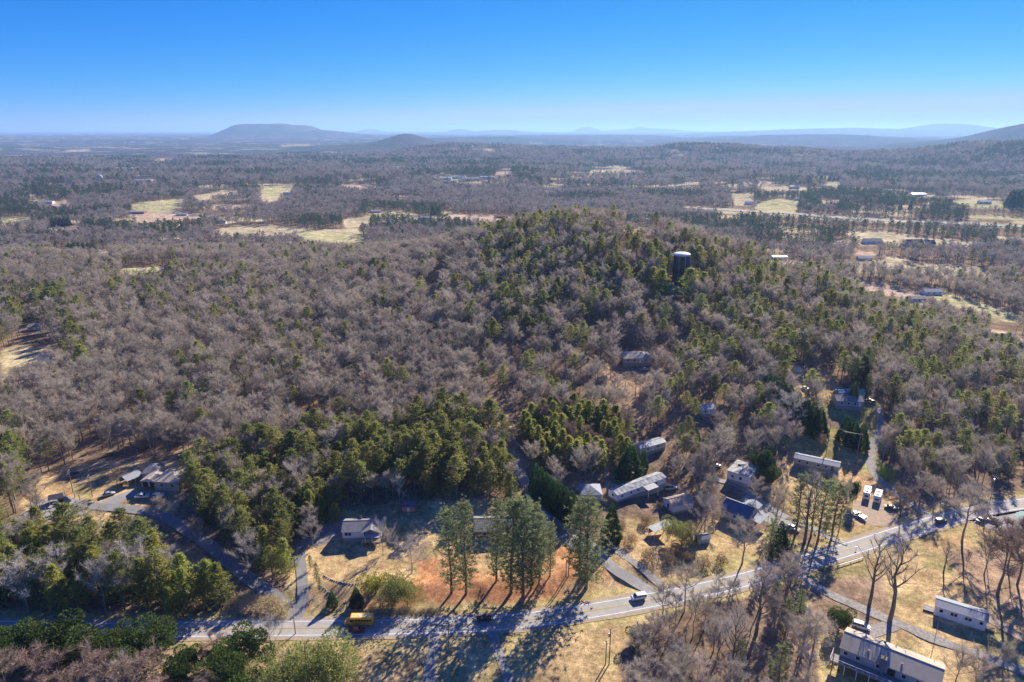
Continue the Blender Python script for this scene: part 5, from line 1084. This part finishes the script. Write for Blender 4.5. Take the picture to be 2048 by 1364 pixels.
# ------------------------------------------------------------------ trees and bushes that stand out one by one: (species, foot pixel, top pixel y, label, width)
def one(sp, px, py, pytop, label, wide=1.0, group=None, var=None):
    if sp == 'loose_cedar': wide *= .85
    p = at(px, py); h = min(height_for(p, pytop), 40)
    e = plant(sp, p.x, p.y, h, (px * 7.7 + py) % 6.28, label, group, var, wide, p.z); HOUSE_SPOTS.append((p.x, p.y, 2.5 + h * .12)); return e
for a in [('white_pine', 903, 1186, 1022, 'tall layered pine at the left end of the roadside row', 1.0), ('white_pine', 932, 1188, 1010, 'second tall pine from the left end of the roadside row', .95),
          ('white_pine', 993, 1162, 1004, 'tall pine whose crown hides the left porch of the brick house', 1.0), ('white_pine', 1022, 1186, 1002, 'wide full pine in the middle of the roadside row', 1.15), ('white_pine', 1046, 1194, 1000, 'tallest dense pine in the middle of the roadside row', 1.15),
          ('white_pine', 1062, 1178, 1012, 'pine with bare lower stem right of the row middle', .95), ('white_pine', 1078, 1168, 1030, 'slimmer pine near the right end of the roadside row', .85), ('white_pine', 1100, 1152, 1046, 'shortest slim pine at the right end of the roadside row', .8),
          ('white_pine', 1172, 1176, 1002, 'broad lone pine between the clay bank and the concrete lane', 1.5), ('white_pine', 1158, 1160, 1020, 'pine crowding the left side of the broad lone pine', 1.1),
          ('cedar', 1222, 1082, 1006, 'dark cone shaped cedar right of the broad lone pine', 1.2), ('cedar', 1260, 952, 884, 'largest dark cedar beside the half hidden pale roof', 1.6), ('cedar', 1286, 940, 896, 'smaller dark cedar against the half hidden pale roof', 1.1), ('cedar', 1246, 958, 905, 'dark cedar on the left flank of the evergreen cluster', 1.4),
          ('cedar', 1393, 908, 862, 'lone dark cedar among bare trees above the white flat roof', 1.1), ('broadleaf', 1522, 948, 892, 'round dark evergreen behind the white flat roofed building', .75), ('broadleaf', 1538, 968, 925, 'small dark evergreen at the right wall of the flat roofed building', .8),
          ('bare_big', 1428, 948, 868, 'wide spreading silvery bare tree left of the flat roofed building', 2.0), ('bare_round', 1409, 1064, 1000, 'bare tree on the grass left of the blue roofed house', 1.1),
          ('olive', 1363, 1093, 1034, 'small round olive green pine beside the ramp shed', 1.1), ('bare', 1484, 1128, 1044, 'bare brown tree before the blue roofed house wall', 1.25), ('loose_cedar', 1536, 1122, 1038, 'thin dark cedar beside the road, left of the darker one', 1.1), ('cedar', 1556, 1112, 1042, 'darker green cedar beside the curved drive', 1.15), ('loose_cedar', 1570, 1108, 1052, 'ragged small cedar right of the darker green cedar', 1.2),
          ('loose_cedar', 1590, 1070, 950, 'tall ragged cedar on the left of the tall tree group', 1.3), ('bare_big', 1609, 1084, 942, 'tall bare tree rising from the tall tree group', .9), ('loose_cedar', 1636, 1080, 962, 'tall ragged cedar in the middle of the tall tree group', 1.4), ('bare_big', 1622, 1072, 950, 'forked bare tree behind the middle cedar', .7), ('loose_cedar', 1664, 1074, 972, 'tall ragged cedar on the right of the tall tree group', 1.5), ('bare', 1678, 1060, 965, 'slim bare tree on the right of the tall tree group', .7),
          ('bare_big', 1738, 1212, 1068, 'left of the two giant bare oaks beside the drive', .95), ('bare_big', 1779, 1243, 1074, 'right and larger of the two giant bare oaks', 1.15), ('bare_big', 1887, 1144, 1082, 'small bare tree casting a root like shadow on the tan meadow', 1.1), ('bare', 1924, 1082, 972, 'dense bare tree beside the road at the paved lot', 1.3), ('bare', 1930, 1146, 1104, 'thin leaning bare sapling on the tan meadow', .5),
          ('bare', 1838, 1010, 948, 'grey bare tree at the foot of the farm track, with dense crown', 1.3), ('bare_red', 1800, 1034, 976, 'low spreading bare tree at the farm track junction', 1.4), ('bare', 1866, 1020, 958, 'bare tree between the farm track and the pine slope', 1.1), ('bare_red', 1995, 1190, 1068, 'dense reddish bare tree at the right edge meadow', 1.4), ('bare_red', 2034, 1170, 1062, 'reddish bare tree at the very right edge', 1.3), ('bare', 1968, 1150, 1080, 'bare tree left of the dense reddish one', 1.1), ('bare_red', 2015, 1135, 1050, 'reddish bare tree behind the dense reddish one', 1.2),
          ('broadleaf', 1677, 1262, 1218, 'round dark green tree behind the left end of the tan roof', .9), ('loose_cedar', 1597, 1232, 1180, 'slim grey green cedar at the right side of the bare copse', 1.5),
          ('lime', 1777, 955, 938, 'bright lime green bush below the farm track', .8), ('bare', 1663, 1010, 952, 'thin bare tree beside the left camper', .5),
          ('olive', 790, 1208, 1143, 'large dome shaped green tree on the lawn above the road', 1.15), ('olive', 815, 1212, 1152, 'green tree joined to the right of the dome shaped one', .9), ('yellow', 752, 1186, 1138, 'yellow green bush at the left of the large dome shaped tree', 1.3), ('bare_round', 824, 1146, 1088, 'pale round bare tree alone on the lawn', 1.25),
          ('cedar', 665, 1212, 1182, 'small dark cone shrub on the bank, left of two', 1.6), ('cedar', 714, 1212, 1174, 'small dark cone shrub on the bank, right of two', 1.6), ('bare_round', 766, 1108, 1046, 'thin bare tree at the porch corner of the white house', .6), ('bare_round', 780, 1100, 1062, 'small bare tree right of the white house', .8), ('bare_round', 626, 1092, 1044, 'small pale bare tree at the drive bend left of the white house', 1.0), ('bare', 640, 1075, 1052, 'little bare shrub tree at the gravel edge', 1.0),
          ('loose_cedar', 622, 1140, 1112, 'small shrub beside the asphalt drive, upper', 1.4), ('loose_cedar', 634, 1162, 1128, 'small shrub beside the asphalt drive, middle', 1.3), ('loose_cedar', 640, 1182, 1155, 'small shrub beside the asphalt drive, lower', 1.2),
          ('young_pine', 1020, 1000, 946, 'bright young pine at the top of the lawn near the lane', 1.1), ('young_pine', 640, 1052, 1012, 'bright young pine behind the gravel yard, left', 1.3), ('young_pine', 672, 1045, 1008, 'bright young pine behind the gravel yard, middle', 1.3), ('young_pine', 600, 1050, 1014, 'bright young pine behind the gravel yard, far left', 1.4),
          ('bare_pale', 800, 1018, 955, 'pale bare tree with white stem behind the orange shed', .6), ('bare_pale', 500, 1160, 1070, 'pale bare tree on the bank above the shaded side road', 1.0),
          ('olive', 620, 1398, 1258, 'big olive green tree in the foreground beside the meadow', 1.05), ('olive', 672, 1392, 1296, 'olive green tree on the right flank of the foreground clump', .95), ('olive', 575, 1408, 1292, 'olive green tree on the left flank of the foreground clump', 1.0),
          ('broadleaf', 480, 1330, 1268, 'wide dark evergreen bush below the road left of the pole', 1.3), ('broadleaf', 455, 1395, 1322, 'dark evergreen bush at the bottom edge', 1.2), ('broadleaf', 372, 1352, 1302, 'dark evergreen bush beside the yellow topped shrub', 1.1), ('yellow', 368, 1322, 1298, 'shrub with bright yellow top among the dark hedge bushes', 1.2),
          ('broadleaf', 300, 1325, 1252, 'tall dark hedge tree below the road, right of the crossarm pole', 1.25), ('broadleaf', 232, 1318, 1260, 'dark hedge tree just right of the crossarm pole', 1.1), ('broadleaf', 130, 1320, 1246, 'large dark hedge tree left of the crossarm pole', 1.3), ('broadleaf', 62, 1325, 1256, 'dark hedge tree with bronze top near the left edge', 1.2), ('broadleaf', 8, 1330, 1262, 'dark hedge tree cut by the left edge', 1.2),
          ('bare_red', 90, 1392, 1312, 'round reddish bare bush in the bottom left corner', 1.6), ('bare_red', 195, 1400, 1316, 'reddish bare bush at the bottom edge, second from left', 1.6), ('bare_red', 290, 1396, 1318, 'reddish bare bush at the bottom edge below the hedge', 1.5), ('bare_red', 20, 1400, 1322, 'reddish bare bush at the left bottom corner edge', 1.4), ('bare_red', 182, 1318, 1278, 'small bare bush behind the crossarm pole', 1.6), ('bare_red', 430, 1322, 1276, 'small reddish bare bush left of the wide evergreen', 1.5),
          ('bare_round', 543, 1302, 1240, 'thin bare shrub tree between pole and side road mouth', .7), ('bare_pale', 236, 1146, 1082, 'pale branching bare tree in the middle of the lower left wood', 1.2), ('bare_pale', 140, 1150, 1090, 'pale bare tree in the left part of the lower left wood', 1.2), ('bare_pale', 345, 1170, 1100, 'pale bare tree on the right part of the lower left wood', 1.2),
          ('bare_red', 236, 978, 942, 'rust coloured bare tree beside the open carport', 1.3), ('bare_red', 330, 935, 905, 'rust coloured bare tree behind the beige house', 1.3), ('bare', 205, 1058, 1015, 'bare tree, left of the four below the concrete pad', .9), ('bare', 175, 1050, 1008, 'bare tree right below the concrete pad', 1), ('bare', 232, 1062, 1028, 'bare tree, third along the drive below the carport', .8), ('bare', 262, 1076, 1032, 'bare tree, rightmost along the drive below the carport', .9),
          ('bare', 1272, 1330, 1256, 'bare tree at the left tip of the pale copse', 1.2), ('broadleaf', 1278, 1285, 1252, 'small dark bush at the left tip of the pale copse', 1.0), ('bare_big', 1512, 1268, 1140, 'tall broad bare tree leaning over the main road', 1.1), ('bare_big', 1462, 1350, 1215, 'tall straight bare tree in the middle of the pale copse', .9), ('loose_cedar', 1555, 1372, 1292, 'dark ragged evergreen at the bottom of the copse', 1.6), ('loose_cedar', 1478, 1330, 1280, 'grey green evergreen in the copse middle', 1.4),
          ('white_pine', 985, 600, 548, 'blue green conifer standing out on the hilltop slope', 1.3), ('young_pine', 1378, 600, 538, 'bright green tree right of the water tank foot', 1.6), ('young_pine', 1404, 590, 545, 'green tree on the right behind the water tank', 1.5), ('young_pine', 1322, 602, 540, 'bright green tree left of the water tank foot', 1.5), ('young_pine', 1305, 585, 535, 'green tree on the left behind the water tank', 1.4),
          ('young_pine', 170, 760, 692, 'pale green conifer alone on the bare hillside at left', 1.2), ('young_pine', 705, 770, 732, 'small fan shaped pine alone on the bare hillside', 1.3), ('cedar', 1722, 770, 712, 'dark tall evergreen above the long shed', 1.5), ('cedar', 1704, 812, 762, 'grey green cedar behind the long shed, left', 1.2), ('bare_pale', 1572, 870, 788, 'pinkish bare tree in front of the dark cedar hedge', 1.3), ('bare_pale', 1520, 800, 742, 'pinkish bare tree at the left end of the dark cedar hedge', 1.0),
          ('bare_red', 1640, 905, 872, 'small reddish bare tree in the shaded lawn', 1.2), ('broadleaf', 1704, 1012, 960, 'dark low bush beside the dirt lot', .35), ('bare', 2004, 1345, 1290, 'thin bare tree beyond the drive at bottom right', .9), ('bare', 1905, 1392, 1300, 'bare tree at the bottom edge right of the tan roof', .9), ('bare', 1942, 1400, 1310, 'bare tree at the bottom edge near the drive', .9)]:
    one(*a)
for i, (px, py, pt) in enumerate([(1072, 985, 926), (1082, 998, 934), (1092, 1005, 944), (1102, 1014, 952), (1112, 1022, 958), (1122, 1030, 966), (1132, 1038, 974), (1143, 1046, 980)]):
    one('cedar', px, py, pt, 'dark cypress, %s in the straight row beside the concrete lane' % ['uppermost', 'second from the top', 'third from the top', 'fourth from the top', 'fourth from the bottom', 'third from the bottom', 'second from the bottom', 'lowest'][i], 1.25, 'cypress row beside the lane')
for i, (px, py, pt) in enumerate([(1532, 806, 742), (1545, 816, 750), (1560, 826, 758), (1575, 836, 770), (1590, 846, 782), (1606, 856, 792), (1622, 866, 802), (1636, 874, 814), (1688, 884, 830), (1704, 892, 838), (1720, 898, 846)]):
    one('cedar', px, py, pt, 'dark cedar, %s in the shadow casting hedge' % ['first from the left', 'second from the left', 'third from the left', 'fourth from the left', 'fifth from the left', 'sixth from the left', 'seventh from the left', 'last before the gap', 'first right of the gap', 'second right of the gap', 'last at the farm track'][i], 1.45, 'dark cedar hedge')
for j, (x0, x1, yb, yt, w) in enumerate([(75, 138, 452, 433, 'in the dark block beside the tan field at far left'), (140, 188, 506, 484, 'in the dark block above the left clearing'), (12, 34, 494, 479, 'in the short dark row at the left edge'), (64, 108, 496, 481, 'in the low dark row left of the clearing'), (1622, 1676, 362, 352, 'in the thin dark line on the far slope'), (2020, 2048, 414, 372, 'in the dark clump at the right edge below the mountain'), (1800, 1820, 418, 405, 'in the small dark clump above the highway'), (866, 876, 430, 410, 'in the round dark clump left of the radio tower')]):
    n_ = max(2, int((x1 - x0) / 7))
    for i in range(n_): one('cedar', x0 + (x1 - x0) * i / (n_ - 1), yb, yt, 'dark evergreen standing ' + w, 1.6, 'evergreens ' + w, var=i)
for i in range(26):
    px = 468 + i * 4.0 + (i * 37 % 11) - 5; py = 1196 + (i * 53 % 34) * .8 + i * .45
    one('straw', px, py, py - 12, 'clump of tall straw coloured grass at the side road corner', 1.3, 'dry grass clumps at the side road corner')
for i in range(16): one('straw', 748 + i * 8.2, 1218 + (i * 31 % 9), 1218 + (i * 31 % 9) - 6, 'low clump of dry grass along the upper road verge', 1.5, 'dry grass clumps along the verge')
for i, (px, py) in enumerate([(1300, 1120), (1340, 1128), (1372, 1122), (1408, 1132), (1440, 1128), (1352, 1105), (1256, 1085), (1240, 1060), (1292, 1052), (1410, 1012), (1425, 1040)]):
    one('brown', px, py, py - 17, 'brown leafed thicket bush in the yards above the main road', 1.2, 'brown thicket bushes in the yards')
# ------------------------------------------------------------------ yard things
def stones(label, pxs, step, r):
    xs, ys = hit([p[0] for p in pxs], [p[1] for p in pxs]); L_ = spline(list(zip(map(float, xs), map(float, ys))), step); rr = random.Random(4)
    t = thing('stone_border', label, 'stone border', (L_[0].x, L_[0].y, ground(L_[0].x, L_[0].y)))
    base = None
    for q in L_:
        if base is None:
            mb = MB(); mb.tube((0, 0, -.3), (0, 0, .28), 1, .8, n=7); base = bevel(mb.build('stone', M['stone'], t), .12, 1); o = base
        else: o = base.copy(); COL.objects.link(o); o.parent = t
        o.location = (q.x - L_[0].x, q.y - L_[0].y, ground(q.x, q.y) - t.location.z); o.scale = (r * rr.uniform(.7, 1.3), r * rr.uniform(.7, 1.2), rr.uniform(.8, 1.4)); o.rotation_euler = (0, 0, rr.uniform(0, 3))
stones('curved border of pale stones across the tan lawn', [(648, 1152), (662, 1160), (688, 1167), (712, 1169), (735, 1164)], .8, .42)
stones('short row of pale stones beside the asphalt drive', [(640, 1172), (652, 1180), (660, 1190)], .9, .45)
p = at(147, 952); t = thing('trampoline', 'round trampoline on the tan lawn at upper left', 'trampoline', p)
MB().tube((0, 0, .85), (0, 0, .9), 2.2, n=24).build('mat', M['dark'], t); mb = MB()
for k in range(24):
    a0, a1 = k * .2618, (k + 1) * .2618; mb.tube((math.cos(a0) * 2.4, math.sin(a0) * 2.4, .9), (math.cos(a1) * 2.4, math.sin(a1) * 2.4, .9), .12, n=5, cap=False)
mb.build('frame', M['steel'], t)
for k in range(6): MB().tube((math.cos(k) * 2.4, math.sin(k) * 2.4, .85), (math.cos(k) * 2.4, math.sin(k) * 2.4, -.2), .05, n=5).build('leg', M['steel'], t)
p = at(112, 1020); A = carport('gazebo', 'dark roofed open shelter on the concrete pad at left', (100, 1012), (126, 1006), 4, 2.4, 'dark_shingle', rise=.9, cat='shelter')
for i, (px, py) in enumerate([(62, 1010), (72, 1016), (82, 1020), (92, 1026), (102, 1030), (130, 990), (150, 996), (160, 1001)]):
    p = at(px, py); h_ = 2.4; tag(MB().tube((0, 0, -.3), (0, 0, h_), .12, n=6).build('fence_post', M['wood'], None, p), 'short wooden post standing at the edge of the concrete pad', 'post', 'posts round the concrete pad')
p = at(1594, 742); t = thing('water_cistern', 'small round white tank standing in the wood clearing', 'tank', p); MB().tube((0, 0, -.3), (0, 0, 2.6), 1.6, n=20).build('shell', M['white_siding'], t); MB().tube((0, 0, 2.6), (0, 0, 3.1), 1.65, .2, n=20).build('lid', M['rusty_metal'], t)
for lab, px, py in [('small mailbox on a post beside the shaded left driveway', 880, 1264), ('small mailbox on a post beside the second driveway', 1016, 1262), ('small mailbox on a post where the gravel drive meets the road', 1628, 1150), ('small mailbox on a post across from the dirt lot', 1800, 1082), ('small mailbox beside the flagstone drive at the oaks', 1712, 1100)]:
    p = at(px, py); t = thing('mailbox', lab, 'mailbox', p); MB().box(-.05, .05, -.05, .05, -.2, 1.05).build('post', M['wood'], t); b_ = MB().prism([(-.16, 1.05), (.16, 1.05), (.16, 1.28), (.08, 1.38), (-.08, 1.38), (-.16, 1.28)], -.28, .28).build('box', M['steel'], t); MB().box(.28, .3, -.14, .14, 1.07, 1.3).build('door', M['dark'], b_)
def guard(label, a, b_):
    A, B = at(*a), at(*b_); n = max(2, int((B - A).length / 4)); t = thing('guard_rail', label, 'guard rail', A); d = B - A
    mb = MB()
    for k in range(n):
        p, q = d * (k / n), d * ((k + 1) / n); mb.tube(p + Vector((0, 0, .6)), q + Vector((0, 0, .6)), .17, n=4)
    mb.build('rail', M['trim'], t)
    for k in range(n + 1): p = d * (k / n); MB().box(p.x - .08, p.x + .08, p.y - .08, p.y + .08, p.z - .4, p.z + .55).build('post', M['wood_grey'], t)
guard('white guard rail below the road near the two oaks', (1676, 1134), (1726, 1118)); guard('white guard rail below the road across from the dirt lot', (1838, 1074), (1874, 1060)); guard('white rail on the upper road edge by the concrete culvert', (1661, 1078), (1694, 1090)); guard('pale fence rail along the drive left of the spreading tree', (1382, 922), (1402, 948))
# ------------------------------------------------------------------ the woods
def scatter_mass(name, label, pts, protos):
    """many far trees as one mass: instances on points"""
    P, rot, scl, idx = pts
    me_ = bpy.data.meshes.new(name); me_.vertices.add(len(P)); me_.vertices.foreach_set('co', P.astype(np.float32).ravel())
    for nm, ty, arr in (('rot', 'FLOAT_VECTOR', rot), ('scl', 'FLOAT_VECTOR', scl), ('pick', 'INT', idx)):
        a = me_.attributes.new(nm, ty, 'POINT'); a.data.foreach_set('vector' if ty != 'INT' else 'value', arr.astype(np.float32 if ty != 'INT' else np.int32).ravel())
    o = bpy.data.objects.new(name, me_); COL.objects.link(o)
    cl = bpy.data.collections.new(name + '_shapes')
    for k, (tm, cm, h0) in enumerate(protos):
        j = bpy.data.meshes.new('%s_shape_%02d' % (name, k))
        nt_, nc_ = len(tm.vertices), len(cm.vertices)
        v = np.empty((nt_ + nc_) * 3, np.float32); tm.vertices.foreach_get('co', v[:nt_ * 3]); 
        v2 = np.empty(nc_ * 3, np.float32); cm.vertices.foreach_get('co', v2); v[nt_ * 3:] = v2
        lt = np.empty(len(tm.loops), np.int32); tm.loops.foreach_get('vertex_index', lt); lc = np.empty(len(cm.loops), np.int32); cm.loops.foreach_get('vertex_index', lc)
        st = np.empty(len(tm.polygons), np.int32); tm.polygons.foreach_get('loop_start', st); s2 = np.empty(len(cm.polygons), np.int32); cm.polygons.foreach_get('loop_start', s2)
        j.vertices.add(nt_ + nc_); j.vertices.foreach_set('co', v); j.loops.add(len(lt) + len(lc)); j.loops.foreach_set('vertex_index', np.concatenate([lt, lc + nt_]))
        j.polygons.add(len(st) + len(s2)); j.polygons.foreach_set('loop_start', np.concatenate([st, s2 + len(lt)])); j.update(calc_edges=True)
        j.materials.append(tm.materials[0]); j.materials.append(cm.materials[0])
        j.polygons.foreach_set('material_index', np.concatenate([np.zeros(len(st)), np.ones(len(s2))]).astype(np.int32))
        cl.objects.link(bpy.data.objects.new('%s_shape_%02d' % (name, k), j))
    ng = bpy.data.node_groups.new(name, 'GeometryNodeTree'); ng.interface.new_socket('Geometry', in_out='INPUT', socket_type='NodeSocketGeometry'); ng.interface.new_socket('Geometry', in_out='OUTPUT', socket_type='NodeSocketGeometry')
    N = ng.nodes; L_ = ng.links.new
    gi = N.new('NodeGroupInput'); go_ = N.new('NodeGroupOutput'); ip = N.new('GeometryNodeInstanceOnPoints'); ci = N.new('GeometryNodeCollectionInfo')
    ci.inputs['Collection'].default_value = cl; ci.inputs['Separate Children'].default_value = True; ci.inputs['Reset Children'].default_value = True
    def na(nm, ty):
        q = N.new('GeometryNodeInputNamedAttribute'); q.data_type = ty; q.inputs['Name'].default_value = nm; return q.outputs[0]
    mp = N.new('GeometryNodeMeshToPoints'); L_(gi.outputs[0], mp.inputs[0]); L_(mp.outputs[0], ip.inputs['Points'])
    L_(ci.outputs[0], ip.inputs['Instance']); ip.inputs['Pick Instance'].default_value = True
    L_(na('pick', 'INT'), ip.inputs['Instance Index']); L_(na('rot', 'FLOAT_VECTOR'), ip.inputs['Rotation']); L_(na('scl', 'FLOAT_VECTOR'), ip.inputs['Scale'])
    L_(ip.outputs[0], go_.inputs[0])
    md = o.modifiers.new('scatter', 'NODES'); md.node_group = ng
    return tag(o, label, None, None, 'stuff')

ZONES = [  # pixel outline of tree feet -> words for the label
    ([(-300, 1045), (180, 1050), (290, 1085), (400, 1135), (545, 1225), (500, 1245), (-300, 1245)], 'in the mixed wood below the shaded side road'),
    ([(-300, 870), (60, 890), (60, 1045), (-300, 1045)], 'at the left edge beside the carport lawn'),
    ([(330, 940), (560, 850), (740, 820), (760, 1000), (640, 1060), (585, 1190), (430, 1110), (350, 1040)], 'in the pine belt left of the white house'),
    ([(740, 780), (1010, 780), (1045, 1010), (760, 1010)], 'on the dark wood edge behind the orange shed'),
    ([(1035, 780), (1320, 780), (1300, 930), (1240, 960), (1060, 940)], 'in the young thicket right of the power line cut'),
    ([(1240, 1180), (1640, 1170), (1660, 1900), (1240, 1900)], 'in the bare copse below the main road'),
    ([(1320, 1080), (1645, 1080), (1640, 1180), (1320, 1195)], 'in the scrub strip above the main road'),
    ([(1760, 780), (2600, 780), (2600, 1075), (1780, 1060)], 'in the wood right of the farm track'),
    ([(1870, 1060), (2600, 1060), (2600, 1260), (1900, 1260)], 'in the scrub at the right edge meadow'),
    ([(1200, 900), (1560, 900), (1640, 1090), (1200, 1120)], 'among the sheds and mobile homes'),
    ([(1320, 640), (1780, 640), (1780, 910), (1320, 910)], 'on the slope above the mobile homes'),
    ([(-400, 1240), (700, 1240), (700, 2200), (-400, 2200)], 'in the bottom left corner below the road'),
    ([(1640, 1240), (2800, 1240), (2800, 2200), (1640, 2200)], 'beyond the tan roofed house with the long deck'),
]
def zone(px, py):
    for poly, words_ in ZONES:
        if inpoly(np.array([px]), np.array([py]), poly)[0]:
            if 'pine belt left' in words_: return ('low ' if py > 985 else 'high ') + ('in the left of the pine belt' if px < 560 else words_)
            if 'orange shed' in words_: return words_ if px < 870 else 'on the dark wood edge below the power line cut'
            if 'bare copse' in words_: return words_ if py < 1290 else 'at the bottom of the bare copse right of the meadow poles'
            if 'mixed wood' in words_: return words_ if px > 230 else 'in the left half of the wood below the side road'
            if 'farm track' in words_: return words_ if py < 925 else 'between the farm track wood and the main road'
            return words_
    if px < 940: return ('on the left third' if px < 330 else 'on the middle' if px < 640 else 'on the right part') + ' of the long bare hillside' + (' near its foot' if py > 830 else '')
    return 'on the flank of the water tank hill'
x, y = grid(108, 360, 4.35, 61)
x3, y3 = grid(360, 640, 6.0, 63)
x2, y2 = grid(640, 1000, 7.0, 62)
W1, W2 = woods(x, y, 4.35), woods(np.concatenate([x3, x2]), np.concatenate([y3, y2]))
x, y = np.concatenate([x, x3, x2]), np.concatenate([y, y3, y2])
sp, hf, keep, px, py, z, g = (np.concatenate(q) for q in zip(W1, W2))
keep &= clear_of_roads(x, y, 1.5)
x, y, sp, hf, px, py, z, g = (a[keep] for a in (x, y, sp, hf, px, py, z, g))
H = np.array([VAR[s][0][2] for s in sp]); u = rng.random(len(x)); size = hf * (.72 + .5 * u)
rz = rng.uniform(0, 6.283, len(x)); wide = .9 + .3 * rng.random(len(x)); pick = rng.integers(0, 100, len(x))
inview = (px > 0) & (px < 2048) & (py < 1440) & (py > 400)
NAMEOF = np.array([SPN[s][0] for s in sp])
ind = np.zeros(len(x), bool)
LIMIT = {'bare_tree': 268, 'pine_tree': 280, 'cedar_tree': 60, 'bare_bush': 120}
for nm, lim in LIMIT.items():
    k = np.where((NAMEOF == nm) & inview)[0]; k = k[np.argsort(-(H[k] * size[k]) / g[k])][:lim]; ind[k] = True
TONE = {'bare': 'grey-brown bare tree', 'bare_pale': 'pale bare tree', 'bare_red': 'reddish bare tree', 'pine': 'olive green pine', 'young_pine': 'bushy green pine', 'loose_cedar': 'dark narrow cedar', 'brush': 'low bare bush'}
for k in np.where(ind)[0]:
    zz = zone(px[k], py[k]); ta = ('tall ' if u[k] > .66 else 'short ' if u[k] < .33 and sp[k] != 'brush' else '') + TONE[sp[k]]
    plant(sp[k], float(x[k]), float(y[k]), float(H[k] * size[k]), float(rz[k]), ta[0].lower() + ta[1:] + ' ' + zz, SPN[sp[k]][1] + 's ' + zz, var=int(pick[k]), wide=float(wide[k]), z=float(z[k]))
rest = ~ind
def mass(name, label, mask, spmap, X, Y, Z, SPc, size_, rz_, wide_, pick_):
    protos = []; start = {}
    for s in spmap: start[s] = len(protos); protos += VAR[spmap[s]]
    k = np.where(mask)[0]
    idx = np.array([start[s] + p % len(VAR[spmap[s]]) for s, p in zip(SPc[k], pick_[k])])
    P = np.stack([X[k], Y[k], Z[k]], -1); rot = np.zeros((len(k), 3)); rot[:, 2] = rz_[k]
    scl = np.stack([size_[k] * wide_[k], size_[k] * wide_[k], size_[k]], -1)
    scatter_mass(name, label, (P, rot, scl, idx), protos)
for nm, lab in (('bare_tree', 'leafless grey-brown woodland covering the hillsides'), ('pine_tree', 'olive green pines scattered through the hill woods'), ('cedar_tree', 'dark cedars scattered through the right slope'), ('bare_bush', 'bare scrub')):
    k = rest & (NAMEOF == nm); 
    if k.sum(): mass({'bare_tree': 'bare_woodland', 'pine_tree': 'pine_woodland', 'cedar_tree': 'cedar_woodland', 'bare_bush': 'scrub'}[nm], lab, k, {s: s for s in sorted(set(sp[k]))}, x, y, z, sp, size, rz, wide, pick)
# middle distance and far woods
for a, bq, cell, sc_, nm in ((1000, 2100, 9.5, 1.0, 'valley'), (2100, 4600, 17.0, 1.55, 'far')):
    X, Y = grid(a, bq, cell, 71 + a)
    SPc, hf2, keep, qx, qy, Z, G = woods(X, Y)
    keep &= (qx > -60) & (qx < 2110) & (qy < 560) & (dist_line(X, Y, HWY[::2]) > 16)
    X, Y, Z, SPc, G = (q[keep] for q in (X, Y, Z, SPc, G)); SPc = np.array(['pine' if s == 'pine' else 'bare' for s in SPc])
    S = sc_ * (.75 + .5 * rng.random(len(X))); rz2 = rng.uniform(0, 6.28, len(X)); pk = rng.integers(0, 100, len(X)); ww = np.full(len(X), 1.05)
    mass(nm + '_bare_woodland', 'hazy grey-brown woodland of the %s' % ('valley behind the hill' if nm == 'valley' else 'far ridges'), SPc == 'bare', {'bare': 'bare_lo'}, X, Y, Z, SPc, S, rz2, ww, pk)
    mass(nm + '_pine_woodland', 'dark pine stands of the %s' % ('valley behind the hill' if nm == 'valley' else 'far ridges'), SPc == 'pine', {'pine': 'pine_lo'}, X, Y, Z, SPc, S, rz2, ww, pk)
    print('mass', nm, len(X))
print('near', len(x), 'individual', ind.sum(), {k: int(((NAMEOF == k) & inview).sum()) for k in LIMIT})
